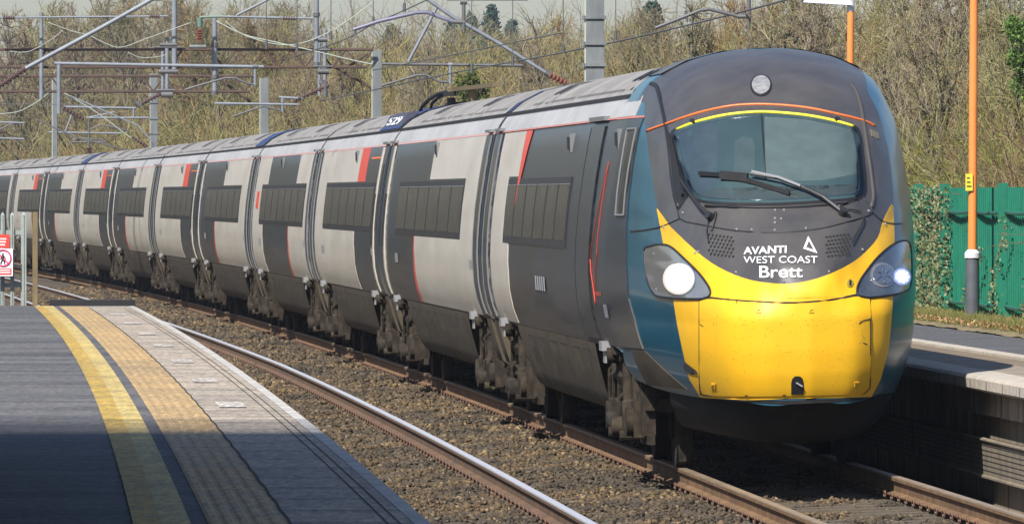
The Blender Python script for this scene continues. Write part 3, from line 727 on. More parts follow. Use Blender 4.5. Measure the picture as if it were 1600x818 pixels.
# ------------------------------------------------------------------ LEADING CARRIAGE WITH THE NOSE
M1, L1 = car_matrix(TIP, GAP[0])
CX = 1.35                              # height of the tip
full = PROF + PROFLOW
full = [(w_, z + (0.05 if z > 3.3 else 0)) for w_, z in full]   # slightly domed cab roof
_ang = np.array([math.atan2(w_, z - CX) for w_, z in full]); _rad = np.array([math.hypot(w_, z - CX) for w_, z in full])
_o = np.argsort(_ang); _ang = _ang[_o]; _rad = _rad[_o]
def ease(r, tab):
    return np.interp(r, [t[0] for t in tab], [t[1] for t in tab])
def smooth_tab(tab, it=500):
    xs = np.linspace(0, 1, 401); ys = ease(xs, tab)
    for _ in range(it):
        y2 = ys.copy(); y2[1:-1] = (ys[:-2] + 2 * ys[1:-1] + ys[2:]) / 4; y2[0] = ys[0]; y2[-1] = ys[-1]; ys = y2
    return xs, ys
TOP = smooth_tab([(0, 0), (.1, .02), (.2, .12), (.3, .38), (.41, .80), (.58, 1.38), (.75, 2.0), (.86, 2.55), (.93, 3.1), (.97, 3.6), (1, 4.3)], 60)
SID = smooth_tab([(0, 0), (.3, .05), (.5, .25), (.62, .62), (.73, 1.2), (.775, 1.75), (.846, 2.8), (.918, 3.9), (.982, 4.9), (1, 5.6)])
BOT = smooth_tab([(0, 0), (.4, .02), (.7, .06), (.9, .11), (1, .15)])
_W135 = float(np.interp(math.pi / 2, _ang, _rad))
def nose_x(w_, z):
    a = abs(math.atan2(w_, z - CX)); r = math.hypot(w_, z - CX) / float(np.interp(a, _ang, _rad)); r = min(r, 1.0)
    return nose_ra(r, a)
def nose_ra(r, a):
    dt = float(np.interp(r, *TOP)); ds = float(np.interp(r, *SID)); db = float(np.interp(r, *BOT))
    c = math.cos(a)
    if c <= 0:                          # below the tip: plan taper plus a slight tuck-under
        rad = r * float(np.interp(a, _ang, _rad)); w_ = rad * math.sin(a); z = CX + rad * c
        W_ = _W135 - .21 * ((CX - z) / .65) ** 2
        return float(np.interp(min(1, w_ / W_), *SID)) + float(np.interp((CX - z) / (CX - .70), *BOT))
    wt = c ** 1.6
    return dt * wt + ds * (1 - wt)
def nose_w(x, z):
    lo, hi = 0.0, pw(z)
    if nose_x(hi * .9999, z) <= x: return hi
    for _ in range(24):
        m_ = (lo + hi) / 2
        if nose_x(m_, z) <= x: lo = m_
        else: hi = m_
    return lo
def nose_pt(w_, z, off=0.0):
    x = nose_x(w_, z)
    if off:
        e = .012; n = Vector((-1, (nose_x(w_ + e, z) - nose_x(w_ - e, z)) / (2 * e), (nose_x(w_, z + e) - nose_x(w_, z - e)) / (2 * e))).normalized()
        return Vector((x, w_, z)) + n * off
    return Vector((x, w_, z))
def proj1(p):
    q = M1 @ p; return 800 + F_PX * q.x / q.y, V0 + F_PX * (CAM_H - q.z) / q.y
def rlim(w_, z, lim=.992):
    a = abs(math.atan2(w_, z - CX)); rr = float(np.interp(a, _ang, _rad)); r = math.hypot(w_, z - CX)
    if r > rr * lim: k = rr * lim / r; return w_ * k, CX + (z - CX) * k
    return w_, z
def px2wz(u, v, guess=(0, 1.6)):
    w_, z = -(u - 1222) / 178.0, CAM_H - (v - V0) / 178.0
    w_, z = rlim(w_, z)
    for _ in range(25):
        pu, pv = proj1(nose_pt(w_, z)); du = u - pu; dv = v - pv
        if abs(du) + abs(dv) < .05: break
        w_ -= .8 * du / 178.0; z -= .8 * dv / 178.0 
        w_, z = rlim(w_, z, .997)
    return w_, z
Z1 = lambda pts: [(960 + a / 2.338, 50 + b / 2.338) for a, b in pts]
Z2 = lambda pts: [(960 + a / 2.338, 370 + b / 2.338) for a, b in pts]
def smooth_line(pts, n=6, closed=False):
    P = [Vector((p[0], p[1], 0)) for p in pts]; out = []; m = len(P)
    for i in range(m if closed else m - 1):
        p0 = P[(i - 1) % m] if (closed or i > 0) else P[0]; p1 = P[i]; p2 = P[(i + 1) % m]; p3 = P[(i + 2) % m] if (closed or i < m - 2) else P[-1]
        for k in range(n):
            t = k / n; q = .5 * ((2 * p1) + (-p0 + p2) * t + (2 * p0 - 5 * p1 + 4 * p2 - p3) * t * t + (-p0 + 3 * p1 - 3 * p2 + p3) * t ** 3)
            out.append((q.x, q.y))
    if not closed: out.append((P[-1].x, P[-1].y))
    return out
def patch(name, wz, m, parent, off=.005, th=.01, cell=.03, smooth=True):
    bm = bmesh.new(); vs = [bm.verts.new((a, b, 0)) for a, b in wz]; bm.faces.new(vs)
    bmesh.ops.triangulate(bm, faces=bm.faces[:], ngon_method='EAR_CLIP')
    xs = [a for a, b in wz]; zs = [b for a, b in wz]
    def cut(lo, hi, ax):
        c = lo + cell
        while c < hi:
            no = (1, 0, 0) if ax == 0 else (0, 1, 0); co = (c, 0, 0) if ax == 0 else (0, c, 0)
            bmesh.ops.bisect_plane(bm, geom=bm.verts[:] + bm.edges[:] + bm.faces[:], dist=1e-5, plane_co=co, plane_no=no)
            c += cell if (ax == 0 or c < 3.35) else cell * .35
    cut(min(xs), max(xs), 0); cut(min(zs), max(zs), 1)
    bd = [e for e in bm.edges if len(e.link_faces) == 1]
    ret = bmesh.ops.extrude_edge_only(bm, edges=bd); nv = [g for g in ret['geom'] if isinstance(g, bmesh.types.BMVert)]
    for v in nv: v.co.z = -1
    for v in bm.verts:
        if v.co.z < -.5: v.co = nose_pt(v.co.x, v.co.y, off - th)
        else: v.co = nose_pt(v.co.x, v.co.y, off)
    bmesh.ops.recalc_face_normals(bm, faces=bm.faces[:])
    for f in bm.faces: f.smooth = smooth
    for e in bm.edges:
        if len(e.link_faces) == 2 and e.calc_face_angle(0) > R(40): e.smooth = False
    me = bpy.data.meshes.new(name); bm.to_mesh(me); bm.free(); me.materials.append(m)
    # make sure the outer skin faces outwards
    o = link(bpy.data.objects.new(name, me), parent)
    cnt = sum(1 if p.normal.x < 0 else -1 for p in me.polygons if p.area > 1e-5)
    if cnt < 0: me.flip_normals()
    return o
def pxpatch(name, px, m, parent, off=.005, th=.01, cell=.03, smooth=True): return patch(name, [px2wz(*p) for p in px], m, parent, off, th, cell, smooth)
def pxtube(name, px, r, m, parent, off=.008, n=6):
    mb = MB(); mb.tube([nose_pt(*px2wz(*p), off) for p in px], r, n); return recalc(mb.build(name, m, parent, True))

car1 = thing('train_carriage', 'leading carriage with yellow and black cab nose, lit headlight and curved windscreen', 'train carriage', GRP)
def build_nose():
    # nose skin as rings around the tip, carried on back to the coupling end
    mb = MB(); rows = []
    angs = np.concatenate([np.linspace(0, math.pi, 91), np.linspace(math.pi, 2 * math.pi, 91)[1:]])
    for r in list(np.linspace(.001, .85, 34)) + list(1 - .15 * (1 - np.linspace(0, 1, 26)[1:]) ** 2):
        row = []
        for a in angs:
            aa = a if a <= math.pi else 2 * math.pi - a; rad = float(np.interp(aa, _ang, _rad)) * r
            row.append(Vector((nose_ra(r, aa), rad * math.sin(a), CX + rad * math.cos(a))))
        rows.append(row)
    last = rows[-1]
    # straight part: only the cab length for the lower rings (the bogie sits behind)
    for t in np.linspace(0, 1, 8)[1:]:
        rows.append([Vector((max(p.x, p.x + ((5.85 if p.z > 1.07 else max(p.x, 3.4)) - p.x) * t), p.y, p.z)) for p in last])
    mb.grid(rows)
    o = mb.build('cab_shell', M['teal'], car1, True); recalc(o)
    if sum(p.normal.x for p in o.data.polygons) > 0: o.data.flip_normals()
    return o
cab = build_nose()
def rear_body():
    mb = MB(); half = PROF + [(1.2, 1.04), (0, 1.04)]
    ring = [(w_, z) for w_, z in half] + [(-w_, z) for w_, z in half[-2:0:-1]]
    rows = []
    for x in (5.8, 6.4, 12, 18, L1 - .3):
        k = .055 * max(0, min(1, (6.4 - x) / .5))
        rows.append([(x, a * .9975, z - .006 + (k if z > 3.3 else 0)) for a, z in ring + ring[:1]])
    mb.grid(rows); n = len(ring); mb.add(rows[-1][:-1], [tuple(range(n))[::-1]])
    o = mb.build('body', M['dark'], car1); recalc(o); autosmooth(o, 30)
rear_body()
# paint and fittings on the nose ------------------------------------------------
arc = Z1([(205, 710), (300, 800)]) + Z2([(380, 110), (470, 150), (560, 168), (650, 170), (740, 152), (830, 115), (900, 70), (960, 5)]) + Z1([(980, 690), (1010, 630)])
left_edge = Z1([(128, 470), (145, 560), (157, 640)])
top_left = [(1017, 262), (1013, 235), (1010, 205), (1009, 180)]
def ring_pt(a, r=.996):
    rad = float(np.interp(abs(a), _ang, _rad)) * r; return (rad * math.sin(a), CX + rad * math.cos(a))
lw = [px2wz(*p) for p in smooth_line(Z1([(157, 640), (145, 560), (130, 470), (122, 400), (112, 330), (112, 262)]), 3)]
aL = math.atan2(lw[-1][0], lw[-1][1] - CX); 
rw = [px2wz(*p) for p in smooth_line(Z1([(1000, 480), (1013, 560), (1012, 628)]), 3)]
aR = -aL * 1.0
mask = [px2wz(*p) for p in smooth_line(arc, 3)]
mask = lw[::-1][:0] + mask
rw = [px2wz(*p) for p in smooth_line([(1395, 318), (1394, 290), (1389, 245), (1381, 208), (1369, 170), (1354, 142)], 3)]
aR = math.atan2(rw[-1][0], rw[-1][1] - CX)
top = [ring_pt(aL + (aR - aL) * t) for t in np.linspace(0, 1, 40)]
poly = mask + rw + top[::-1] + [p for p in lw[::-1] if p[1] > mask[0][1] + .02]
def dedupe(P, e=.004):
    out = []
    for p in P:
        if not out or (abs(p[0] - out[-1][0]) + abs(p[1] - out[-1][1])) > e: out.append(p)
    return out
patch('cab_mask', dedupe(poly), M['char'], car1, .004, .012, .03)
# charcoal roof behind the mask
mb = MB(); rows = []
for x in (4.32, 4.6, 5.2, 5.8, 6.1):
    rows.append([(x, (a) * 1.003, z + .007 + (.05 if x < 5.9 else .012)) for a, z in [(-w_, z) for w_, z in PROF if z > 3.32][::-1] + [(w_, z) for w_, z in PROF if z > 3.32][1:]])
mb.grid(rows); recalc(mb.build('cab_roof', M['char'], car1, True))
# yellow
yl = smooth_line([(1027, 326), (1032, 352), (1038, 385), (1046, 425), (1053, 468), (1058, 500), (1067, 545), (1078, 592)], 3)
yb = [(1091, 624), (1108, 625.5)] + [(1180, 624), (1228, 622), (1300, 621)] + [(1361, 619)]
yr = smooth_line([(1375, 592), (1388, 540), (1394, 470), (1396, 420), (1397, 370), (1395, 322)], 3)
pxpatch('yellow_front', yl + yb + yr + smooth_line(arc, 3)[::-1], M['yellow'], car1, off=.006, th=.012)
pxpatch('lower_lip', [(1093, 627)] + [(1180, 626.5), (1228, 625), (1300, 624), (1360, 622), (1366, 628), (1364, 634), (1300, 640), (1228, 642), (1160, 640), (1096, 636)], M['valance'], car1, off=.005, th=.01)
# hinged coupler cover panel: slightly proud, with a dark gap around
seam = smooth_line(Z2([(315, 232), (355, 224), (450, 234), (620, 241), (780, 231), (885, 217), (930, 226)]), 4)
pan = seam + smooth_line(Z2([(931, 300), (931, 520), (926, 552), (908, 570)]), 2) + smooth_line(Z2([(620, 574), (345, 575), (322, 562), (316, 535), (315, 300)]), 2)
cover = pxpatch('coupler_cover', pan, M['yellow_fly'], car1, off=.013, th=.012)
pxtube('cover_gap', pan + [pan[0]], .008, M['under'], cover, .011, 5)
pxtube('seam', smooth_line(Z2([(330, 218), (450, 233), (620, 240), (780, 230), (900, 208)]), 4), .007, M['under'], car1, .010, 5)
hole = Z2([(646, 571), (646, 530), (650, 515), (660, 506), (678, 506), (688, 515), (692, 530), (692, 571)])
pxpatch('towing_eye_slot', hole, M['black'], cover, off=.017, th=.006, cell=.05)
a = Z2([(664, 528)])[0]; mb = MB(); p0 = nose_pt(*px2wz(*a), .022); p1 = nose_pt(*px2wz(*Z2([(688, 541)])[0]), .03)
mb.tube([p0, p1], .008, 8); mb.build('towing_eye', M['silver'], cover)
for q in [(530, 270), (718, 268), (367, 541), (882, 535)]:
    c = Z2([q])[0]; d = 3.6
    b_ = pxpatch('fastener', [(c[0] - d, c[1] - d), (c[0] + d, c[1] - d), (c[0] + d, c[1] + d), (c[0] - d, c[1] + d)], M['yellow'], cover, off=.021, th=.01, cell=.1, smooth=False)
    pxtube('fastener_slot', [(c[0] - 2, c[1] + 1.5), (c[0] + 2, c[1] - 1)], .003, M['under'], b_, .022, 4)
# scratches, chips and dead flies on the yellow panel
mb = MB()
rr = random.Random(3)
for _ in range(230):
    u = rr.uniform(1100, 1352); v = rr.triangular(475, 612, 500); p = nose_pt(*px2wz(u, v), .0145); r_ = rr.uniform(.0018, .0042)
    mb.add([p + Vector((-.001, r_ * math.cos(t), r_ * rr.uniform(.7, 1.2) * math.sin(t))) for t in (0, 1.05, 2.1, 3.14, 4.2, 5.2)], [(5, 4, 3, 2, 1, 0)])
mb.build('fly_specks', mat('fly_specks', (.16, .10, .03), .8), cover)
for pts in ([(890, 316), (905, 304), (930, 299)], [(905, 385), (918, 390)], [(282, 488), (298, 492), (306, 496)], [(318, 318), (330, 326)], [(450, 232), (450, 245)]):
    pxtube('scratch', Z2(pts), .0038, M['under'], cover, .0145, 4)
pxpatch('chipped_paint', Z2([(255, 470), (262, 455), (268, 470), (280, 486), (300, 484), (306, 494), (290, 500), (275, 495), (262, 486)]), M['under'], car1, off=.012, th=.01, cell=.1, smooth=False)
# key hole on the yellow
c = Z2([(858, 170)])[0]; ov = [(c[0] + 5 * math.cos(t), c[1] + 6.5 * math.sin(t)) for t in np.linspace(0, 6.28, 15)[:-1]]
kh = pxpatch('lock_ring', ov, mat('brass_lock', (.35, .26, .04), .5), car1, .014, .01, .1)
pxpatch('keyhole', [(c[0] - 1.4, c[1] - 4), (c[0] + 1.4, c[1] - 4), (c[0] + 1.4, c[1] + 4), (c[0] - 1.4, c[1] + 4)], M['black'], kh, .019, .006, .1)
# headlight clusters
HL = smooth_line(Z2([(115, 50), (135, 34), (170, 28), (210, 36), (260, 80), (312, 132), (350, 185), (353, 213), (330, 226), (270, 226), (195, 220), (152, 208), (124, 150)]), 4, True)
HR = smooth_line(Z2([(883, 205), (886, 180), (908, 140), (960, 75), (1010, 32), (1048, 16), (1072, 26), (1080, 90), (1076, 178), (1050, 203), (990, 217), (930, 224), (892, 218)]), 4, True)
def disc(name, c, r, m, parent, off, ry=None, th=.012):
    return pxpatch(name, [(c[0] + r * math.cos(t), c[1] + (ry or r) * math.sin(t)) for t in np.linspace(0, 2 * math.pi, 29)[:-1]], m, parent, off, th, .03)
hl = pxpatch('headlight', HL, M['headlight_case'], car1, .016, .016)
pxtube('rim', HL + [HL[0]], .010, M['black'], hl, .014)
c = Z2([(243, 153)])[0]
disc('lamp_bowl', c, 26.5, M['chrome'], hl, .021)
for k_, (r_, e_) in enumerate(((24.5, .10), (22.5, .22), (20.5, .40), (18.8, .65))):  # rings of fading emission painted for the headlamp's glow
    disc('lamp_glow_ring', c, r_, mat('lamp_halo', (.6, .55, .5), .3, emit=((1.0, .78, .66), e_)), hl, .0225 + .0015 * k_)
disc('lamp', c, 17.0, M['lit'], hl, .030)
hr = pxpatch('headlight', HR, M['headlight_case2'], car1, .016, .016)
pxtube('rim', HR + [HR[0]], .010, M['black'], hr, .014)
c = Z2([(975, 143)])[0]; disc('lamp_bowl', c, 19, M['headlight_case'], hr, .021); b_ = disc('lamp', c, 15.5, M['chrome'], hr, .026)
for t in range(6):
    a_ = t * math.pi / 3 + .4; pxtube('reflector_rib', [(c[0] + 4 * math.cos(a_), c[1] + 4 * math.sin(a_)), (c[0] + 14 * math.cos(a_), c[1] + 14 * math.sin(a_))], .006, M['headlight_case2'], b_, .028, 4)
c = Z2([(1043, 148)])[0]
disc('marker_halo', c, 13.5, mat('dim_blue_halo', (.3, .35, .5), .3, emit=((.35, .45, 1.0), .22)), hr, .0235); disc('marker_halo', c, 11.2, mat('blue_halo', (.4, .45, .6), .3, emit=((.40, .50, 1.0), .6)), hr, .025)  # glowing rings added for the halo around the marker light
mb_ = disc('marker_light', c, 7.2, M['led'], hr, .027)
for t in range(9):
    a_ = t * 2 * math.pi / 9; disc('led', (c[0] + 8.2 * math.cos(a_), c[1] + 8.2 * math.sin(a_)), 1.5, M['led'], mb_, .0285)
# top lamp
c = Z1([(536, 198)])[0]; tl = disc('top_lamp', c, 17, M['black'], car1, .010); disc('lamp_glass', c, 14.2, M['lamp_glass'], tl, .018)
# windscreen
WS = smooth_line(Z1([(222, 385), (232, 360), (300, 335), (400, 312), (500, 302), (580, 302), (700, 312), (800, 331), (868, 350), (888, 375), (900, 450), (908, 555), (900, 596), (850, 609), (700, 621), (560, 627), (420, 624), (330, 616), (295, 600), (268, 560), (240, 470)]), 3, True)
cx_ = sum(p[0] for p in WS) / len(WS); cy_ = sum(p[1] for p in WS) / len(WS)
WO = [(cx_ + (u - cx_) * 1.035, cy_ + (v - cy_) * 1.05) for u, v in WS]
fr = pxpatch('windscreen', WO, M['black'], car1, .008, .012)
ci = pxpatch('cab_interior', WS, M['glass'], fr, .0095, .006)
it = lambda nm, pts, c_, o_: pxpatch(nm, Z1(pts), mat(nm, c_, .7, var=.15, vscale=5), ci, o_, .003, .04)
it('pale_reflection', [(548, 310), (700, 320), (860, 352), (876, 380), (886, 450), (890, 520), (760, 545), (552, 548)], (.085, .115, .12), .0105)  # pale patch stands in for the brighter reflection in the screen
it('dark_reflection', [(238, 372), (300, 345), (372, 328), (380, 400), (372, 560), (330, 600), (290, 580), (262, 500)], (.035, .055, .075), .0105)  # dark patch stands in for the dimmer part of that reflection
it('seat_back', [(440, 400), (470, 385), (505, 392), (515, 430), (512, 520), (436, 520)], (.045, .07, .08), .0107)
it('desk', [(300, 598), (360, 575), (560, 585), (760, 580), (880, 560), (888, 592), (700, 610), (560, 616), (420, 613)], (.035, .05, .055), .0109)
gm = bpy.data.materials.new('clear_windscreen'); gm.use_nodes = True; g_ = gm.node_tree; g_.nodes.clear()
go_ = g_.nodes.new('ShaderNodeOutputMaterial'); gx = g_.nodes.new('ShaderNodeMixShader'); gt = g_.nodes.new('ShaderNodeBsdfTransparent'); gg = g_.nodes.new('ShaderNodeBsdfGlossy'); gf = g_.nodes.new('ShaderNodeFresnel')
gg.inputs['Roughness'].default_value = .06; gf.inputs[0].default_value = 1.55; gt.inputs[0].default_value = (.92, .97, .97, 1)
g_.links.new(gf.outputs[0], gx.inputs[0]); g_.links.new(gt.outputs[0], gx.inputs[1]); g_.links.new(gg.outputs[0], gx.inputs[2]); g_.links.new(gx.outputs[0], go_.inputs[0])
gl = pxpatch('glass', WS, gm, fr, .014, .003)
pxtube('centre_bar', Z1([(537, 305), (545, 420), (553, 545)]), .007, M['black'], fr, .013, 5)
ins = [(cx_ + (u - cx_) * .955, cy_ + (v - cy_) * .93) for u, v in WS]
pxtube('tint_edge', ins + [ins[0]], .006, mat('screen_edge_tint', (.03, .05, .065), .2), fr, .009, 5)
pxtube('yellow_trim', smooth_line(Z1([(232, 357), (300, 332), (400, 308), (500, 297), (580, 297), (700, 308), (800, 327), (872, 348)]), 4), .014, M['yline'], car1, .010)
pxtube('orange_trim', smooth_line(Z1([(120, 362), (190, 337), (300, 300), (400, 277), (480, 268), (580, 268), (700, 279), (800, 299), (905, 325), (950, 345)]), 4), .011, M['orange'], car1, .008)
for q in ((290, 331), (812, 325)):
    c = Z1([q])[0]; disc('washer_jet', c, 4.2, M['black'], car1, .025, 3.0, .03)
# dark rubber channels down each side of the screen
for P_, wd in ((Z1([(135, 190), (152, 198), (163, 225), (180, 295), (195, 375), (205, 450), (212, 530), (222, 590), (236, 640)]), .022), (Z1([(864, 190), (885, 222), (902, 280), (915, 360), (928, 450), (940, 540), (946, 600), (938, 640)]), .020)):
    pxtube('rain_channel', smooth_line(P_, 3), wd, M['black'] if wd > .021 else M['frame_dark'] if 'frame_dark' in M else mat('dull_channel', (.06, .055, .05), .6), car1, .0, 8)
pxpatch('channel_flap', Z1([(196, 376), (220, 400), (245, 480), (262, 560), (272, 600), (248, 625), (232, 655), (216, 600), (205, 500)]), M['black'], car1, .008, .01, .06)
# bonnet seam and rivets
sm = smooth_line(Z1([(242, 612), (240, 682), (330, 706), (450, 727), (600, 734), (740, 722), (860, 692), (942, 660), (905, 606)]), 3)
pxtube('bonnet_seam', sm, .006, M['black'], car1, .005, 5)
pxtube('mask_seam', smooth_line(Z1([(60, 728), (120, 722), (180, 708), (240, 682)]), 3), .005, M['black'], car1, .007, 5)
pxtube('mask_seam', smooth_line(Z1([(942, 660), (975, 690), (1010, 700), (1050, 700)]), 3), .005, M['black'], car1, .007, 5)
mbr = MB()
for q in Z1([(450, 722), (505, 724), (620, 654), (588, 654), (587, 684), (587, 700), (610, 686), (587, 727), (300, 620), (820, 640), (700, 720), (255, 660), (925, 655), (185, 712), (310, 804), (985, 702)]) + Z2([(447, 131), (620, 163), (783, 128), (300, 60), (903, 48), (150, 60), (160, 190), (1070, 50)]):
    p = nose_pt(*px2wz(*q), .012); mbr.tube([p + Vector((.01, 0, 0)), p + Vector((-.004, 0, 0))], [.012, .008], 8)
recalc(mbr.build('rivets', M['silver'], car1))
pxtube('cowl_edge', smooth_line(Z1([(335, 636), (450, 641), (560, 643), (700, 640), (850, 628)]), 3), .012, M['black'], car1, .010)
# grilles of round holes
for x0, x1, sgn in ((350, 438, 1), (775, 858, -1)):
    g = MB()
    for r_ in range(6):
        for k in range(7):
            a_ = x0 + (x1 - x0) * (k + .5 * (r_ % 2)) / 6.6; b_ = 742 + r_ * 14 + (k * 1.8 if sgn > 0 else (6 - k) * 1.8)
            p = nose_pt(*px2wz(*Z1([(a_, b_)])[0]), .0075)
            g.add([p + Vector((-.0002 * 0, .0135 * math.cos(t), .0135 * math.sin(t))) + Vector((.0, 0, 0)) for t in np.linspace(0, 2 * math.pi, 9)[:-1]], [tuple(range(8))])
    bmx = g
    o = g.build('round_hole_grille', M['black'], car1)
    for v in o.data.vertices:       # press each hole on to the skin
        pass
# wipers
def wiper(arm, blade, box, parent):
    mb = MB(); A = [nose_pt(*px2wz(*p), .03 + .03 * min(1, i)) for i, p in enumerate(Z1(arm))]
    mb.tube(A, [.020, .018] + [.014] * (len(A) - 2), 8); mb.tube([nose_pt(*px2wz(*Z1(arm)[0]), 0), nose_pt(*px2wz(*Z1(arm)[0]), .06)], .035, 12)
    o = recalc(mb.build('wiper', M['matblack'], parent))
    mb = MB(); B = [nose_pt(*px2wz(*p), .035) for p in Z1(blade)]; mb.tube(B, .012, 6)
    for a_, b_ in zip(B[:-1], B[1:]): mb.beam(a_ , b_, .02, .035)
    recalc(mb.build('blade', M['black'], o))
    if box:
        mb = MB(); q = [nose_pt(*px2wz(*p), .05) for p in Z1(box)]; mb.beam(q[0], q[1], .03, .07); recalc(mb.build('blade_head', M['matblack'], o))
        mb = MB(); q = [nose_pt(*px2wz(*p), .075) for p in Z1([(505, 535), (600, 557), (680, 588)])]; mb.tube(q, .012, 6); mb.build('arm_cover', M['silver'], o)
    return o
w1 = wiper([(832, 668), (760, 622), (690, 588), (600, 556), (500, 537)], [(320, 524), (390, 531), (500, 556), (640, 600)], [(395, 537), (490, 548)], car1)
w2 = wiper([(358, 678), (330, 645), (290, 585), (260, 540)], [(262, 600), (245, 520), (225, 430), (214, 380)], None, car1)
for pts in ([(832, 670), (850, 655), (890, 660), (905, 690), (880, 740), (862, 775)], [(358, 680), (348, 700), (344, 730), (350, 770)], [(358, 680), (378, 660), (370, 700), (360, 730)], [(820, 640), (860, 622), (885, 612)]):
    pxtube('hose', smooth_line(Z1(pts), 4), .006, M['black'], car1, .02, 5)
# lettering on the mask
def nose_text(body, box, bold=0.0, sp=1.0, m=None):
    cu_me = text_mesh(body, 1.0, bold); vs = cu_me.vertices
    x0 = min(v.co.x for v in vs); x1 = max(v.co.x for v in vs); y0 = min(v.co.y for v in vs); y1 = max(v.co.y for v in vs)
    (ul, vt, ur, vb, tilt) = box
    bm = bmesh.new(); bm.from_mesh(cu_me)
    for v in bm.verts:
        tx = (v.co.x - x0) / (x1 - x0); ty = (v.co.y - y0) / (y1 - y0)
        u = ul + (ur - ul) * tx; vv = vb - (vb - vt) * ty + tilt * tx
        v.co = nose_pt(*px2wz(u, vv), .013)
    bmesh.ops.solidify(bm, geom=bm.faces[:], thickness=.003) if False else None
    bmesh.ops.recalc_face_normals(bm, faces=bm.faces[:])
    bm.to_mesh(cu_me); bm.free(); cu_me.materials.clear(); cu_me.materials.append(m or M['text'])
    return link(bpy.data.objects.new('lettering', cu_me), car1)
nose_text('AVANTI', (1163.5, 386.5, 1229, 398, -1.5), .018)
nose_text('WEST COAST', (1163.5, 401, 1277, 411.5, 0.5), -.004)
nose_text('Brett', (1188, 416, 1254, 434.5, -.5), .010)
tri = Z1([(690, 793), (708, 748), (741, 810)])
for a_, b_ in ((0, 1), (1, 2), (2, 0)):
    pass
mb = MB(); T3 = [Vector((*px2wz(*p), 0)) for p in tri]; cen = sum(T3, Vector()) / 3
inn = [cen + (p - cen) * .56 for p in T3]
V = [nose_pt(p.x, p.y, .0095) for p in T3 + inn]
mb.add(V, [(0, 1, 4, 3), (1, 2, 5, 4), (2, 0, 3, 5)]); recalc(mb.build('triangle_emblem', M['text'], car1))
pxpatch('data_plate', Z1([(933, 358), (960, 370), (965, 394), (938, 384)]), mat('data_plate', (.16, .14, .10), .6), car1, .012, .008, .1)
# valance (snow plough) under the nose
mb = MB(); rows = []
for z, k, dx in ((.74, 1.0, .45), (.60, .99, .48), (.48, .97, .53), (.38, .93, .62), (.31, .87, .78), (.29, .75, 1.1)):
    row = []
    for t in np.linspace(-1, 1, 41):
        w_ = .97 * k * (abs(t) ** .9) * (1 if t > 0 else -1); x = .15 + dx + 2.6 * (abs(t) ** 2.8); zz = z + (.10 if z < .5 else 0) * (abs(t) ** 2)
        row.append((x, w_, zz))
    rows.append(row)
mb.grid(rows); o = mb.build('valance', M['valance'], car1, True); recalc(o)
mb = MB(); mb.box(2.6, 4.5, -.7, .7, .55, 1.0); mb.build('underframe', M['under'], car1)
# --- side of the leading carriage
LL = L1
P = lambda n, m, a, b, z0, z1, **q: side_panel(n, m, car1, a, b, z0, z1, **q)
# dark side reaching forward to the teal nose
fwd = lambda z: 3.85 - .9 * max(0, 1.5 - z) - .1 * max(0, z - 2.2)
P('dark_side', M['dark'], fwd, 7.0, 1.09, 3.09, off=.010, th=.02, yf=nose_w)
P('white_panel', M['white'], 20.4, 23.2, 2.62, 3.09); P('white_panel', M['white'], 22.3, 23.2, 1.93, 2.62); P('white_panel', M['white'], 21.2, 23.6, 1.09, 1.93)
P('white_panel', M['white'], 23.2, 24.6, 1.93, 3.09); P('white_panel', M['white'], 23.6, 24.6, 1.09, 1.93)
P('red_stripe', M['red'], lambda z: 20.4 - 1.15 * (z - 2.3) / .8, 20.4, 2.3, 3.09, off=.009)
windows(car1, 11.2, 22.2, 6)
door(car1, LL - 1.65, LL - .45)
P('pink_line', mat_coral, 6.0, LL - .3, 3.10, 3.112, off=.014); P('pink_line', mat_coral, 3.8, 6.0, 3.095, 3.112, off=.014, yf=nose_w)
cd = P('cab_door', M['dark'], 7.4, 9.4, 1.12, 3.05, off=.014, th=.016)
for x_ in (7.4, 9.38): side_panel('door_gap', M['black'], cd, x_, x_ + .05, 1.12, 3.05, off=.018)
mb = MB(); mb.box(7.3, 9.5, 1.10, 1.20, 3.10, 3.14); mb.build('rain_strip', M['frame'], cd)
for x_, q in ((12.0, .32), (5.0, .25)):
    lamp_bodyside(car1, x_, 2.92)
# long narrow cab side window
cwa = lambda z: 3.98 - .18 * (z - 2.25); cwb = lambda z: 4.45 - .1 * (z - 2.25)
cw = P('cab_side_window', M['window'], cwa, cwb, 2.25, 3.0, off=.018, yf=nose_w)
q_ = [(cwa(z), z) for z in (2.25, 2.45, 2.65, 2.85, 3.0)]; q2_ = [(cwb(z), z) for z in (3.0, 2.85, 2.65, 2.45, 2.25)]
mb = MB(); mb.tube([(x, nose_w(x, z) + .022, z) for x, z in q_ + q2_ + q_[:1]], .012, 6); mb.build('frame', M['frame'], cw)
side_panel('lower_skirt', M['skirt'], car1, lambda z: 1.9 + 1.5 * (z - .76) / .31, lambda z: 4.2, .76, 1.07, .010, .02, 1, yf=lambda x, z: min(nose_w(x, z), _W135 - .21 * ((CX - z) / .65) ** 2))
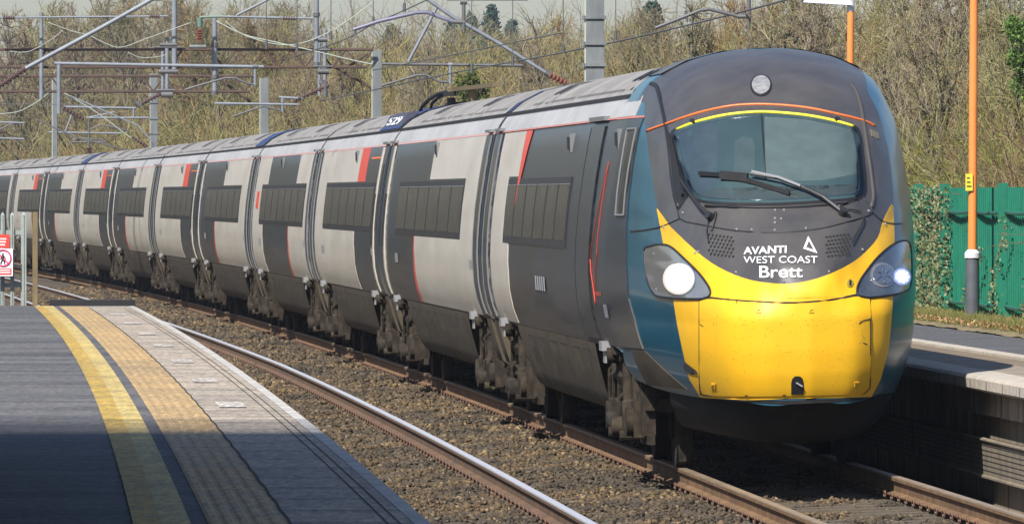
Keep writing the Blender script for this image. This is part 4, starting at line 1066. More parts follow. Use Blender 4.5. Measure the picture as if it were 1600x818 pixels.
# thin red triangle outline on the cab side
mb = MB()
def sl(pts, r=.013):
    out = []
    for (xa, za), (xb, zb) in zip(pts[:-1], pts[1:]):
        for t in np.linspace(0, 1, 9)[: -1]: x_ = xa + (xb - xa) * t; z_ = za + (zb - za) * t; out.append((x_, pw(z_) + .019, z_))
    x_, z_ = pts[-1]; out.append((x_, pw(z_) + .019, z_)); mb.tube(out, r, 5)
sl([(5.9, 2.72), (7.1, 1.85), (6.6, 1.45), (6.2, 1.9), (5.9, 2.72)], .0045)
mb.build('red_outline', M['red'], car1)
marks(car1, [(8.2, 1.95, .9, .16), (7.9, 1.66, 1.2, .17), (14.5, 1.56, 1.8, .14), (5.2, 1.40, .5, .12)])
mb = MB()
for k in range(5): mb.grid([[(5.75 + k * .2, pw(z) + .02, z), (5.85 + k * .2, pw(z) + .02, z)] for z in (1.53, 1.565)])
recalc(mb.build('red_nameplate', M['red'], car1))
roof_parts(car1, LL, 5.95, LL - .3)
side_panel('cantrail', M['band'], car1, 4.3, 6.0, 3.115, 3.29, .012, .02, 1, yf=nose_w)
roof_blue(car1, LL - .9, LL - .35, straight=True); bogie(car1, 6.6); bogie(car1, LL - 3.1)
skirt(car1, 8.6, LL - 5.0, slope=.9); skirt(car1, LL - 1.15, LL - .35, panels=False, z0=.5)
mb = MB(); mb.box(5.0, LL - .6, -1.15, 1.15, .98, 1.06); mb.box(9.0, LL - 5.4, -.88, .88, .45, 1.0); mb.build('underframe', M['under'], car1); bellows(car1, LL)
mb = MB(); mb.box(4.4, 6.0, -1.12, 1.12, 1.0, 1.085); mb.build('cab_floor', M['under'], car1)
car1.matrix_world = M1

# ================================================================== FENCES, POSTS, SIGN
def green_fence():
    g = mat('green_fence_paint', (0.012, 0.165, 0.10), 0.6, spec=.25, col2=(0.009, 0.125, 0.075), vscale=3)
    g2 = mat('green_fence_rail', (0.015, 0.11, 0.08), 0.55)
    root = thing('steel_fence', 'green corrugated steel security fence standing behind the far platform', 'fence', loc=tp(15, -5.28, ZR))
    inv = Matrix.Translation(-tp(15, -5.28, ZR))
    s = -14.75; k = 0; off = -5.28
    while s < 44:
        w_ = 3.35; mb = MB(); rows = []; 
        top = ZR + 1.62
        n = 56
        for i in range(n + 1):
            q = s + .05 + (w_ - .1) * i / n; d = .07 * (0, 1, 1, 0)[i % 4]
            rows.append([inv @ tp(q, off + d, ZR - .02), inv @ tp(q, off + d, top)])
        mb.grid(rows); o = mb.build('fence_panel', g, root)
        md = o.modifiers.new('t', 'SOLIDIFY'); md.thickness = .006
        mb = MB(); mb.beam(inv @ tp(s, off + .10, ZR - .1), inv @ tp(s, off + .10, top + .05), .10, .12); mb.build('fence_post', g, root)
        mb = MB()
        for zz in (1.33, .22):
            mb.tube([inv @ tp(s + w_ * t, off + .07 + .05 * math.sin(math.pi * t), ZR + zz - .02 * math.sin(math.pi * t)) for t in np.linspace(0, 1, 7)], .022, 6)
        mb.build('fence_rail', g2, root)
        s += w_; k += 1
green_fence()
ORG = mat('orange_post_paint', (0.78, 0.24, 0.055), 0.45, var=.1, vscale=3)
GRY = mat('grey_post_base', (0.085, 0.095, 0.11), 0.55, var=.2, vscale=5)
CAPW = mat('pale_collar', (0.62, 0.62, 0.66), 0.4)
def orange_post(s, off, label, plate, lamp_dir=1, Hh=5.75):
    b = tp(s, off, ZR - .02); root = thing('lamp_post', label, 'lamp post', 'orange lamp posts on the far platform', loc=b)
    mb = MB(); mb.tube([(0, 0, 0), (0, 0, .80), (0, 0, .83)], [.082, .080, .080], 20); autosmooth(mb.build('post_base', GRY, root))
    mb = MB(); mb.tube([(0, 0, .80), (0, 0, .86)], [.094, .094], 20); mb.tube([(0, 0, .86), (0, 0, .90)], [.094, .055], 20); autosmooth(mb.build('collar', CAPW, root))
    mb = MB(); mb.tube([(.0, 0, .86), (.03, 0, Hh)], [.053, .045], 20); autosmooth(mb.build('post', ORG, root))
    mb = MB(); mb.tube([(.03, 0, Hh - .02), (.03, 0, Hh + .12)], .05, 16); mb.beam((.03, 0, Hh + .10), (-.25, 0, Hh + .13), .08, .05); autosmooth(mb.build('bracket', CAPW, root))
    mb = MB()
    mb.add([(-.62, -.12, Hh + .10), (-.62, .12, Hh + .10), (.05, .12, Hh + .06), (.05, -.12, Hh + .06), (-.55, -.08, Hh + .20), (-.55, .08, Hh + .20), (.0, .08, Hh + .16), (.0, -.08, Hh + .16)],
           [(3, 2, 1, 0), (4, 5, 6, 7), (0, 1, 5, 4), (1, 2, 6, 5), (2, 3, 7, 6), (3, 0, 4, 7)])
    mb.build('lamp_head', mat('pale_lamp_head', (.45, .50, .62), .4), root)
    if plate:
        mb = MB(); mb.box(-.085, -.0, -.075, -.055, 1.60, 1.80); pl = mb.build('number_plate', mat('yellow_plate', (.75, .55, .04), .5), root)
        mb = MB()
        for k in range(3): mb.box(-.07, -.015 - .01 * k, -.079, -.0755, 1.645 + k * .05, 1.66 + k * .05)
        mb.build('plate_lettering', M['black'], pl)
orange_post(29.8, -4.92, 'orange lamp post with dark grey base and small yellow plate, before the green fence', True)
orange_post(45.6, -4.92, 'orange lamp post rising behind the roof of the cab nose', False, Hh=4.05)
# palisade fence and crossing sign at the far end of the near platform
def palisade():
    Y0 = 135.5; z0 = .88
    gal = mat('galvanised_steel', (0.30, 0.335, 0.32), .6, col2=(.20, .23, .215), vscale=3)
    root = thing('palisade_fence', 'short galvanised palisade fence at the end of the near platform', 'fence', loc=(un(30, 478, Y0).x, Y0, z0))
    ox = root.location.x
    for u, wd in ((-60, 4), (-38, 4), (-17, 4), (4, 6), (19, 6), (37, 8.5)):
        x = un(u, 478, Y0).x - ox; hw = wd * Y0 / F_PX / 2
        mb = MB(); mb.box(x - hw, x + hw, -.01, .02, 0, 1.24); mb.add([(x - hw, -.01, 1.24), (x + hw, -.01, 1.24), (x + hw, .02, 1.24), (x - hw, .02, 1.24), (x, .005, 1.28)], [(0, 1, 4), (1, 2, 4), (2, 3, 4), (3, 0, 4)])
        mb.box(x - hw * .2, x + hw * .2, -.022, -.01, 0, 1.24)
        mb.build('pale', gal, root)
    for z in (1.0, .28):
        mb = MB(); mb.box(un(-90, 0, Y0).x - ox, un(40, 0, Y0).x - ox, .02, .06, z - .03, z + .03); mb.build('fence_rail', gal, root)
    x = un(55.5, 478, Y0).x
    p = thing('wooden_post', 'brown wooden end post right of the metal pales', 'post', loc=(x, Y0 - .1, z0))
    mb = MB(); mb.box(-.035, .035, -.04, .04, 0, 1.28); mb.build('post', mat('weathered_brown_wood', (0.20, 0.15, 0.075), .85, col2=(.13, .095, .05), vscale=5, stretch=(3, 3, .6)), p)
    # sign
    W = lambda u, v: un(u, v, Y0 - .2)
    red = mat('sign_red', (.62, .05, .035), .5); wht = mat('sign_white', (.78, .77, .80), .5); blk = mat('sign_black', (.02, .02, .03), .5); mag = mat('sign_ring_red', (.70, .03, .12), .5)
    sg = thing('warning_sign', 'white sign with a red ring crossing out a walking figure, red board above', 'sign', loc=W(4, 430))
    iv = Matrix.Translation(-W(4, 430))
    def rect(nm, u0, u1, v0, v1, m_, dy=0, par=sg, th=.006):
        a = iv @ W(u0, v1); b = iv @ W(u1, v0); mb = MB(); mb.box(a.x, b.x, dy - th, dy, a.z, b.z); return mb.build(nm, m_, par)
    rect('post', -4, 0, 366, 478, gal, .03)
    upper = rect('upper_board', -22, 15, 366, 387, red); lower = rect('sign_board', -22, 20, 388, 431, wht)
    rect('red_band', -20, 18, 419, 429, red, -.0065, lower, .003)
    for k, (a, b) in enumerate(((-12, 10), (-16, 9), (-14, 8))): rect('board_lettering', a, b, 372 + k * 4.6, 374 + k * 4.6, wht, -.0065, upper, .002)
    for k, (a, b) in enumerate(((-15, 16), (-12, 16))): rect('band_lettering', a, b, 421 + k * 3.6, 422.6 + k * 3.6, wht, -.0098, lower, .002)
    c = (4.5, 403); r = 12.5; mb = MB(); mb.tube([iv @ W(c[0] + r * math.cos(t), c[1] + r * math.sin(t)) + Vector((0, -.010, 0)) for t in np.linspace(0, 2 * math.pi, 41)], .0115, 6)
    mb.build('ring', mag, lower)
    mb = MB(); mb.tube([iv @ W(c[0] - 8.5, c[1] - 8.8) + Vector((0, -.016, 0)), iv @ W(c[0] + 8.8, c[1] + 8.8) + Vector((0, -.016, 0))], .009, 6); mb.build('crossing_bar', mag, lower)
    def limb(pts, r_): mbf.tube([iv @ W(c[0] + a, c[1] + b) + Vector((0, -.010, 0)) for a, b in pts], r_, 6)
    mbf = MB(); limb([(0, -7.5), (0, -5.2)], .013); limb([(0, -4.2), (0, 1.0)], .017); limb([(0, -4), (-3, -.5), (-3.5, 2)], .007); limb([(0, -4), (3, -1), (4, 1.2)], .007)
    limb([(0, 1), (-2, 5), (-3.5, 9)], .009); limb([(0, 1), (2, 5), (3, 9)], .009); mbf.build('walking_figure', blk, lower)
palisade()
# station canopy over the near platform (outside the picture; it throws the foreground shade)
can = thing('unseen_shade_canopy', 'unseen flat canopy shading the near platform, beside the camera', 'canopy', loc=tp(-45, 8.6, PZ))
iv = can.matrix_world.inverted()
CANS = (-85, -29.4)
mb = MB(); rows = []
for s in np.linspace(CANS[0], CANS[1], 12): rows.append((tp(s, 6.15), tp(s, 11.6)))
V = []; F = []
for a, b in rows:
    for p, z in ((a, 4.0), (b, 4.0), (b, 4.25), (a, 4.25)): V.append(Vector((p.x, p.y, z)) - tp(-45, 8.6, PZ))
for i in range(11):
    for k in range(4): F.append((i * 4 + k, i * 4 + (k + 1) % 4, (i + 1) * 4 + (k + 1) % 4, (i + 1) * 4 + k))
F += [(0, 1, 2, 3), (47, 46, 45, 44)]
mb.add(V, F); recalc(mb.build('canopy_roof', GRY, can))
bld = thing('sky_blocking_building', 'unseen brick building added behind the near platform canopy to block the sky', 'building', loc=tp(-55, 13.5, PZ))  # unseen building added to keep skylight off the near platform
mb = MB(); q0 = tp(-86, 11.8, 0) - tp(-55, 13.5, 0); q1_ = tp(-27.5, 11.8, 0) - tp(-55, 13.5, 0); q2 = tp(-27.5, 16, 0) - tp(-55, 13.5, 0); q3 = tp(-86, 16, 0) - tp(-55, 13.5, 0)
V = [(p.x, p.y, z) for z in (-1.2, 4.2) for p in (q0, q1_, q2, q3)]
mb.add(V, [(0, 1, 5, 4), (1, 2, 6, 5), (2, 3, 7, 6), (3, 0, 4, 7), (4, 5, 6, 7)]); recalc(mb.build('wall', mat('red_brick', (.22, .10, .07), .9, var=.3, vscale=8), bld))
mb = MB(); s_ = CANS[1] + .1; k_ = 0; o_c = tp(-45, 8.6, PZ)
while s_ < -25.2:                      # slats added to soften the shade's edge, set wider and wider apart
    mb.beam(tp(s_, 6.15, 4.1) - o_c, tp(s_, 11.6, 4.1) - o_c, .10, .03); k_ += 1; s_ += .11 + .012 * k_
mb.beam(tp(-29.4, 6.2, 4.12) - o_c, tp(-25.2, 6.2, 4.12) - o_c, .08, .12); mb.beam(tp(-29.4, 11.5, 4.12) - o_c, tp(-25.2, 11.5, 4.12) - o_c, .08, .12)
mb.build('shade_softening_slats', GRY, can)
for s in (-30, -45, -60, -75):
    mb = MB(); p = tp(s, 10.2, 0) - tp(-45, 8.6, PZ); mb.cyl((p.x, p.y, -.0), (p.x, p.y, 3.15), .09, 14); mb.build('canopy_column', GRY, can)

# ================================================================== OVERHEAD LINE EQUIPMENT
ST = mat('galvanised_mast', (0.17, 0.185, 0.19), .7, col2=(.11, .12, .125), vscale=2, stretch=(2, 2, .5))
TU = mat('aluminium_tube', (0.19, 0.21, 0.24), .5, metal=.0, var=.15, vscale=4)
TD = mat('dull_arm_tube', (0.10, 0.10, 0.105), .5, var=.2, vscale=3)
TBL = mat('bluish_arm_tube', (0.15, 0.15, 0.22), .4, var=.2, vscale=3)
RU = mat('rusty_lattice', (0.055, 0.040, 0.034), .8, col2=(0.10, 0.055, 0.038), vscale=3)
INS = mat('brown_insulator', (0.09, 0.05, 0.045), .35); INR = mat('red_brown_insulator', (0.20, 0.07, 0.05), .35)
WH = mat('pale_cable', (0.34, 0.38, 0.33), .6); WI = mat('contact_wire', (0.085, 0.085, 0.09), .5)
def ole(name, label, cat, Y, base_px, group=None):
    o = thing(name, label, cat, group, loc=un(*base_px, Y)); o['_y'] = Y; return o
class OB:
    """collects tubes given as photo directions at the thing's own distance, in the thing's coordinates"""
    def __init__(s, root): s.r = root; s.Y = root['_y']; s.o = root.location.copy(); s.k = 0
    def p(s, u, v, dy=0): return un(u, v, s.Y + dy) - s.o
    def tube(s, name, pts, px, m, dy=0, dz=0, n=8):
        mb = MB(); P_ = [s.p(u, v, dy + dz * i / max(1, len(pts) - 1)) for i, (u, v) in enumerate(pts)]; mb.tube(P_, px * s.Y / F_PX / 2, n)
        o = mb.build(name, m, s.r); autosmooth(o, 50); return o
    def insul(s, name, a, b, n, rp, m, dy=0):
        mb = MB(); A = s.p(*a, dy); B = s.p(*b, dy); path = []; rr_ = []; R_ = rp * s.Y / F_PX / 2
        for i in range(n):
            for t, q in ((.0, .45), (.25, 1), (.5, 1), (.75, .45)): path.append(A + (B - A) * ((i + t) / n)); rr_.append(R_ * q)
        mb.tube(path, rr_, 10); return mb.build(name, m, s.r)
def mast(label, Y, u, vtop, wpx, ground=-.3, bands=(), kindm=None):
    r = ole('line_mast', label, 'mast', Y, (u, vtop), 'overhead line masts'); q = OB(r); w_ = wpx * Y / F_PX; zt = r.location.z; h_ = zt - ground
    mb = MB(); t = .018
    mb.box(-w_ / 2, w_ / 2, -w_ / 2, -w_ / 2 + t, -h_, 0); mb.box(-w_ / 2, w_ / 2, w_ / 2 - t, w_ / 2, -h_, 0); mb.box(-t / 2, t / 2, -w_ / 2 + t, w_ / 2 - t, -h_, 0)
    mb.build('column', kindm or ST, r)
    mb = MB(); mb.box(-w_ / 2 - .03, -w_ / 2 - .005, -w_ / 2, -w_ / 2 + .03, -h_, 0); mb.build('cable_conduit', WH, r)
    mb = MB(); mb.box(-w_, w_, -w_, w_, -h_ - .1, -h_ + .12); mb.build('footing', M['sleeper'], r)
    for v in bands:
        z = q.p(u, v).z; mb = MB(); mb.box(-w_ * .62, w_ * .62, -w_ * .62, w_ * .62, z - .03, z + .02); mb.box(-w_ * .75, -w_ * .6, -w_ * .62, -w_ * .4, z - .05, z + .02); mb.build('collar', ST, r)
    return r
mast('thick grey steel mast with collars directly behind the front carriage roof', 155, 930, -70, 28, bands=(27, 67.5, 101))
m2 = mast('grey mast at the right end of the nearer rusty lattice beam', 235, 589.5, 78, 14)
m3 = mast('short grey mast rising behind the fourth carriage roof', 290, 413.5, 122, 12.5)
m4 = mast('slim mast with a fitting box, behind the sixth carriage roof', 340, 241, 115, 11, bands=(160, 185, 208))
m5 = mast('leftmost dark slim mast rising behind the tenth carriage', 330, 86, 120, 7)
def lattice(label, Y, u0, u1, v0, v1, n, brace, left_mast=True):
    r = ole('lattice_beam', label, 'portal beam', Y, (u1, v0), 'rusty lattice beams over the tracks'); q = OB(r)
    for dy in (-.3, .3):
        q.tube('chord', [(u0, v0), (u1, v0)], 4.4, RU, dy, n=6); q.tube('chord', [(u0, v1), (u1 - 10, v1)], 4.4, RU, dy, n=6)
    mb = MB(); P_ = []
    for i in range(n + 1): P_.append((u0 + (u1 - u0) * i / n, v0 if i % 2 else v1))
    for dy in (-.3, .3):
        for a, b in zip(P_[:-1], P_[1:]): mb.tube([q.p(*a, dy), q.p(*b, dy)], .9 * 3.2 / 2 * Y / F_PX, 5)
    mb.build('lacing', RU, r)
    for a, b in brace: q.tube('brace', [a, b], 4.2, RU, 0, n=6)
    x = q.p(u0, v0); mb = MB(); mb.box(x.x - .15, x.x + .15, -.15, .15, -r.location.z - .3, 0); mb.build('support_mast', ST, r)
    return r, q
L1_, q1 = lattice('nearer rusty lattice beam spanning the tracks to the grey mast', 235, -330, 583, 77.5, 105, 43, [((525, 106), (583, 139)), ((545, 104), (575, 84))])
L2_, q2 = lattice('farther rusty lattice beam seen lower down through the wires', 292, -260, 400, 119, 143, 37, [((345, 125), (392, 160))])
# vertical hanger tubes on the nearer beam
q = q1
for u, va, vb, px in ((272.5, -30, 115, 8.5), (335.5, 29, 148, 8), (494.5, -30, 103, 7.5), (64.5, 20, 155, 6.5), (254, 80, 145, 5), (261, 58, 150, 6.5), (499, 56, 150, 5), (507.5, 48, 142, 6.5)):
    q.tube('hanger_tube', [(u, va), (u, vb)], px, TU, -.5)
for u, v in ((261, 70), (261, 150), (507.5, 78), (507.5, 108), (335.5, 120), (335.5, 70), (503, 128), (335, 145), (254, 112), (64.5, 72), (494.5, 23), (494.5, 100)):
    q.tube('clamp', [(u, v - 3), (u, v + 3)], 11, TD, -.5, n=10)
def bracket(label, Y, anchor, items):
    r = ole('cantilever_bracket', label, 'line bracket', Y, anchor, 'overhead line brackets'); q = OB(r)
    for it in items:
        if it[0] == 'i': q.insul('insulator', it[1], it[2], it[3], it[4], it[5])
        else: q.tube(it[0], it[1], it[2], it[3])
    return r
bracket('long horizontal tube with a curved arm, hanging below the nearer lattice beam', 232, (88, 100), [
    ('boom_tube', [(85, 99), (412, 104.5)], 5.2, TU), ('mounting_tube', [(92, 101), (92, 178)], 7, TU), ('drop_tube', [(398.5, 103), (398.5, 134)], 4.5, TU), ('clamp', [(395, 104), (403, 104)], 8, TD),
    ('registration_arm', [(290, 140), (320, 131), (352, 122), (368, 122), (385, 130), (400, 133)], 3.6, TD)])
bracket('horizontal tube on the right of the grey mast holding a kinked arm', 234, (597, 101), [
    ('boom_tube', [(597, 100), (816, 102.5)], 4.6, TD), ('drop_tube', [(703.5, 100), (703.5, 131)], 5, TU), ('clamp', [(700, 101), (707, 101)], 6, TU),
    ('registration_arm', [(596, 134), (620, 127), (650, 118), (665, 117), (685, 127), (703, 129)], 3.8, TD), ('strut', [(638, 97), (660, 55), (683, 11)], 5.2, TU)])
bracket('insulated bracket low between the two right hanger tubes', 232, (515, 140), [
    ('i', (514, 133), (458, 158), 9, 8, INS), ('tie_tube', [(335, 161.5), (466, 163.5)], 4, TU), ('top_tube', [(436, 152), (476, 154)], 4, TU), ('drop_tube', [(441.5, 152), (441.5, 175)], 4.2, TU),
    ('registration_arm', [(364, 182), (395, 171), (412, 166), (430, 171), (442, 174)], 3, TD), ('hanger_block', [(508, 128), (508, 152)], 8, TD)])
bracket('insulated bracket to the left of the slim boxed mast', 330, (250, 150), [
    ('i', (252, 146), (215, 165), 8, 8, INS), ('i', (98, 168), (132, 187), 7, 8, INS), ('tie_tube', [(100, 167), (212, 169)], 3.6, TU), ('lower_tube', [(135, 184), (232, 184)], 3.2, TU),
    ('drop_tube', [(209, 168), (209, 184)], 3.4, TU), ('strut', [(136, 184), (180, 175)], 2.6, TU), ('head_block', [(212, 160), (220, 166)], 8, TD)])
bracket('small bracket with a dark contact fitting above the ninth carriage', 330, (140, 190), [
    ('tube', [(76, 206.5), (190, 208.5)], 3, TU), ('drop_tube', [(139, 188), (139, 232)], 3.4, TD), ('strut', [(102, 206), (112, 180)], 3, TU), ('registration_arm', [(139, 203), (158, 195), (178, 199), (203, 205)], 2.4, TD),
    ('arm', [(113, 219), (122, 216), (160, 218), (172, 228)], 2.6, TD), ('i', (139, 230), (140, 241), 3, 11, INS), ('lower_arm', [(110, 222), (165, 222)], 2.4, TD)])
bracket('thick diagonal strut with a brown insulator rising across the upper left', 205, (40, 107), [
    ('strut', [(250, -8), (150, 48), (40, 107)], 7, TU), ('i', (40, 107), (-6, 138), 8, 10, INS)])
bracket('long diagonal strut descending to an insulator just above the roofs', 190, (860, 118), [
    ('strut', [(655, -10), (705, 25), (780, 68), (858, 117)], 6, TU), ('i', (858, 117), (886, 131), 5, 12, INR), ('end_cap', [(852, 113), (862, 119)], 9, TD)])
bracket('bluish kinked arm held by a short drop tube against the sky', 128, (724, 0), [
    ('registration_arm', [(552, 46.5), (590, 34), (650, 20), (668, 19.5), (690, 28), (712, 35)], 6, TBL), ('drop_tube', [(724.5, -40), (724.5, 49)], 6, TD), ('joint', [(707, 34), (727, 35)], 7, TD), ('clamp', [(719, 3), (730, 3)], 9, TD), ('top_beam', [(698, -1), (825, -1)], 4.5, TBL),
    ('clip', [(555, 47), (555, 53)], 4, TD), ('clip', [(583, 26), (583, 37)], 4, TD)])
bracket('grey kinked arm held by a short drop tube above the cab', 138, (1170, 0), [
    ('registration_arm', [(1024, 44), (1060, 30), (1095, 16), (1108, 14.5), (1135, 21), (1155, 26)], 5.5, TD), ('drop_tube', [(1170, -40), (1170, 45)], 6, TD), ('joint', [(1152, 26), (1172, 26)], 6.5, TD), ('clip', [(1073, 25), (1073, 35)], 3.5, TD)])
bracket('green capped bracket with a ribbed red brown insulator on the nearer beam', 234, (312, 30), [
    ('i', (312, 46), (312, 66), 5, 13, INR), ('cap', [(312, 28), (312, 42)], 9, mat('green_cap', (.10, .17, .14), .6)), ('arm', [(312, 27), (345, 26)], 4, mat('green_arm', (.16, .22, .19), .6)), ('foot', [(296, 73), (322, 73)], 6, ST)])
bracket('level tube with two ribbed insulators, high at the left edge', 234, (130, 27), [
    ('tube', [(-20, 28), (262, 25.5)], 3, TU), ('i', (5, 28), (24, 28), 5, 7, INS), ('i', (234, 26), (250, 26), 5, 7, INS)])
bracket('level tube with an insulator between the hanger tubes, upper centre left', 234, (400, 28), [
    ('tube', [(345, 26), (490, 29)], 3.6, TU), ('i', (442, 29), (466, 29.5), 6, 7, INS), ('strut', [(370, 24), (430, -6)], 4, TU)])
bracket('pair of short insulated arms cut off by the left edge', 300, (0, 190), [
    ('upper_tube', [(-40, 190), (38, 192)], 3, TU), ('lower_tube', [(-40, 215), (38, 217)], 3, TU), ('i', (-6, 206), (12, 206), 5, 6, INS), ('strut', [(-30, 217), (20, 192)], 2.6, TD)])
bracket('long thin stay arms crossing low behind the slim mast', 315, (150, 190), [
    ('stay', [(60, 188), (120, 215), (200, 235)], 2.2, TD), ('stay', [(110, 150), (215, 196), (238, 222)], 2.4, TU), ('i', (206, 214), (230, 230), 6, 6, INS)])
bracket('dark fitting cluster on the right hanger tubes', 232, (505, 60), [
    ('block', [(497, 62), (512, 62)], 8, TD), ('block', [(497, 112), (514, 112)], 9, TD), ('rod', [(488, 104), (520, 104)], 3, TD), ('rod', [(490, 78), (516, 78)], 4, TD)])
bracket('dark fitting cluster on the left hanger tubes', 232, (262, 70), [
    ('block', [(250, 70), (276, 70)], 6, TD), ('block', [(248, 112), (278, 112)], 7, TD), ('block', [(252, 148), (270, 148)], 10, TD), ('rod', [(240, 74), (284, 74)], 3, TD), ('plate', [(246, 141), (274, 141)], 4, TD)])
def wire(label, pts, Y, px, m, dz=0, name='overhead_wire'):
    r = ole(name, label, 'wire', Y, pts[0], 'overhead wires'); q = OB(r)
    P_ = smooth_line(pts, 5); mb = MB(); mb.tube([q.p(u, v, dz * i / len(P_)) for i, (u, v) in enumerate(P_)], px * Y / F_PX / 2, 5)
    mb.build('wire', m, r, True); return q
wire('pale cable sagging from the left insulator and rising to the top edge', [(352, 33), (372, 50), (395, 60), (430, 69), (465, 69), (505, 55), (550, 28), (590, -3)], 225, 1.6, WH)
wire('double pale cable falling towards the grey mast', [(338, 33), (380, 54), (430, 66), (500, 82), (550, 94), (583, 101)], 226, 2.0, WH)
wire('pale cable looping across the upper left below the level tube', [(75, 35), (110, 48), (140, 56), (165, 68), (190, 74), (230, 60), (300, 35)], 228, 1.3, WH)
wire('low sagging pale cable under the left of the lattice beam', [(15, 80), (35, 82), (52, 78), (80, 62), (98, 48)], 228, 1.1, WH)
wire('second low pale cable beside the slim hanger tube', [(200, 82), (220, 90), (245, 89), (262, 85)], 228, 1.1, WH)
wire('sloping pale stay wire at the far left', [(0, 178), (30, 174), (60, 158), (76, 145)], 300, 1.4, WH)
qa = wire('contact wire passing under the bluish kinked arm', [(440, 95), (520, 69), (555, 54), (583, 38), (635, 15), (680, -6)], 150, 1.8, WI, -25)
wire('thin wire rising from the grey mast towards the thick mast', [(582, 110), (640, 99), (708, 86), (800, 67), (880, 51)], 215, 1.7, WI, -40)
wire('long contact wire rising rightwards over the front carriage', [(500, 158), (582, 141), (708, 114), (800, 97), (860, 86), (960, 66), (1060, 43), (1150, 21), (1240, -3)], 225, 1.9, WI, -100)
wire('faint far wire crossing the tree tops on the left', [(0, 163), (80, 163), (160, 165)], 320, 1.3, WI)
wire('faint diagonal stay wire dropping to an insulator on the left', [(95, 142), (150, 175), (200, 212), (232, 232)], 320, 1.6, WH)
for u, v1 in ((583, 36), (632, 14), (737, 110), (801, 97), (880, 78), (962, 58), (1072, 26), (416, 72), (464, 76), (517, 58)):
    q_ = qa; r = thing('dropper_wire', 'thin vertical dropper wire hanging among the overhead wires', 'wire', 'dropper wires', loc=un(u, v1, 170))
    mb = MB(); mb.tube([(0, 0, 0), (0, 0, 3)], .0085, 5); mb.build('wire', WI, r)
    mb = MB(); mb.tube([(0, 0, -.05), (0, 0, .10)], .025, 6); mb.build('clip', WI, r)

# ================================================================== VEGETATION
def grow(P0, D0, Ln, segs, wander, lift, seed):
    r = np.random.default_rng(seed); n = len(P0); P = np.zeros((n, segs + 1, 3)); P[:, 0] = P0; d = D0 / np.linalg.norm(D0, axis=1)[:, None]
    for i in range(segs):
        d = d + r.normal(0, wander, (n, 3)); d[:, 2] += lift; d /= np.linalg.norm(d, axis=1)[:, None]
        P[:, i + 1] = P[:, i] + d * (Ln / segs)[:, None]
    return P
def tubes_np(P, R0, R1):
    n, k, _ = P.shape; T = np.diff(P, axis=1); T = np.concatenate([T, T[:, -1:]], 1); T /= (np.linalg.norm(T, axis=2)[..., None] + 1e-9)
    ref = np.array([.37, .81, .45]); A = np.cross(T, ref); A /= np.linalg.norm(A, axis=2)[..., None] + 1e-9; B = np.cross(T, A)
    t = np.linspace(0, 1, k)[None, :, None]; rad = R0[:, None, None] * (1 - t) + R1[:, None, None] * t
    V = np.stack([P + (A * math.cos(a) + B * math.sin(a)) * rad for a in (0, 2.094, 4.189)], 2)       # n,k,3,3
    V = V.reshape(-1, 3); base = (np.arange(n) * k * 3)[:, None, None]; i = np.arange(k - 1)[None, :, None] * 3; j = np.arange(3)[None, None, :]; j2 = (j + 1) % 3
    F = np.stack([base + i + j, base + i + j2, base + i + 3 + j2, base + i + 3 + j], -1).reshape(-1, 4)
    return V, F
def children(P, per, r, lo=.3, hi=1.0, spread=.8, up=.3):
    n, k, _ = P.shape; idx = np.repeat(np.arange(n), per); t = r.uniform(lo, hi, len(idx)) * (k - 1); i = np.minimum(t.astype(int), k - 2); f = (t - i)[:, None]
    p = P[idx, i] * (1 - f) + P[idx, i + 1] * f; d = P[idx, i + 1] - P[idx, i]; d /= np.linalg.norm(d, axis=1)[:, None] + 1e-9
    d = d + r.normal(0, spread, d.shape); d[:, 2] += up
    return p, d, t / (k - 1)
def merge(parts):
    V = []; F = []; b = 0
    for v, f in parts: V.append(v); F.append(f + b); b += len(v)
    return np.concatenate(V), np.concatenate(F)
def shrubs(base, H, seed, stems=6, l1=4, l2=2, thick=.011, arch=0.0, lean=.45):
    r = np.random.default_rng(seed); n = len(base); B = np.repeat(base, stems, 0) + r.normal(0, .25, (n * stems, 3)) * np.array([1, 1, 0]); h = np.repeat(H, stems) * r.uniform(.6, 1.1, n * stems)
    D = r.normal(0, lean, (n * stems, 3)); D[:, 2] = 1
    dist = np.repeat(base[:, 1], stems); th = thick * np.clip(dist / 150, .8, 2.2)
    P = grow(B, D, h, 6, .16, -arch, seed + 1); out = [tubes_np(P, th * 1.5, th * .5)]
    p, d, t = children(P, l1, r, .25, .95); L = np.repeat(h, l1) * r.uniform(.25, .5, len(p)) * (1.1 - t * .5); Q = grow(p, d, L, 4, .22, .03 - arch, seed + 2); t2 = np.repeat(th, l1); out.append(tubes_np(Q, t2 * .8, t2 * .35))
    if l2:
        p, d, t = children(Q, l2, r, .2, 1.); L2 = np.repeat(L, l2) * r.uniform(.3, .7, len(p)); Q2 = grow(p, d, L2, 3, .25, .03, seed + 3); t3 = np.repeat(t2, l2); out.append(tubes_np(Q2, t3 * .55, t3 * .3))
    return merge(out)
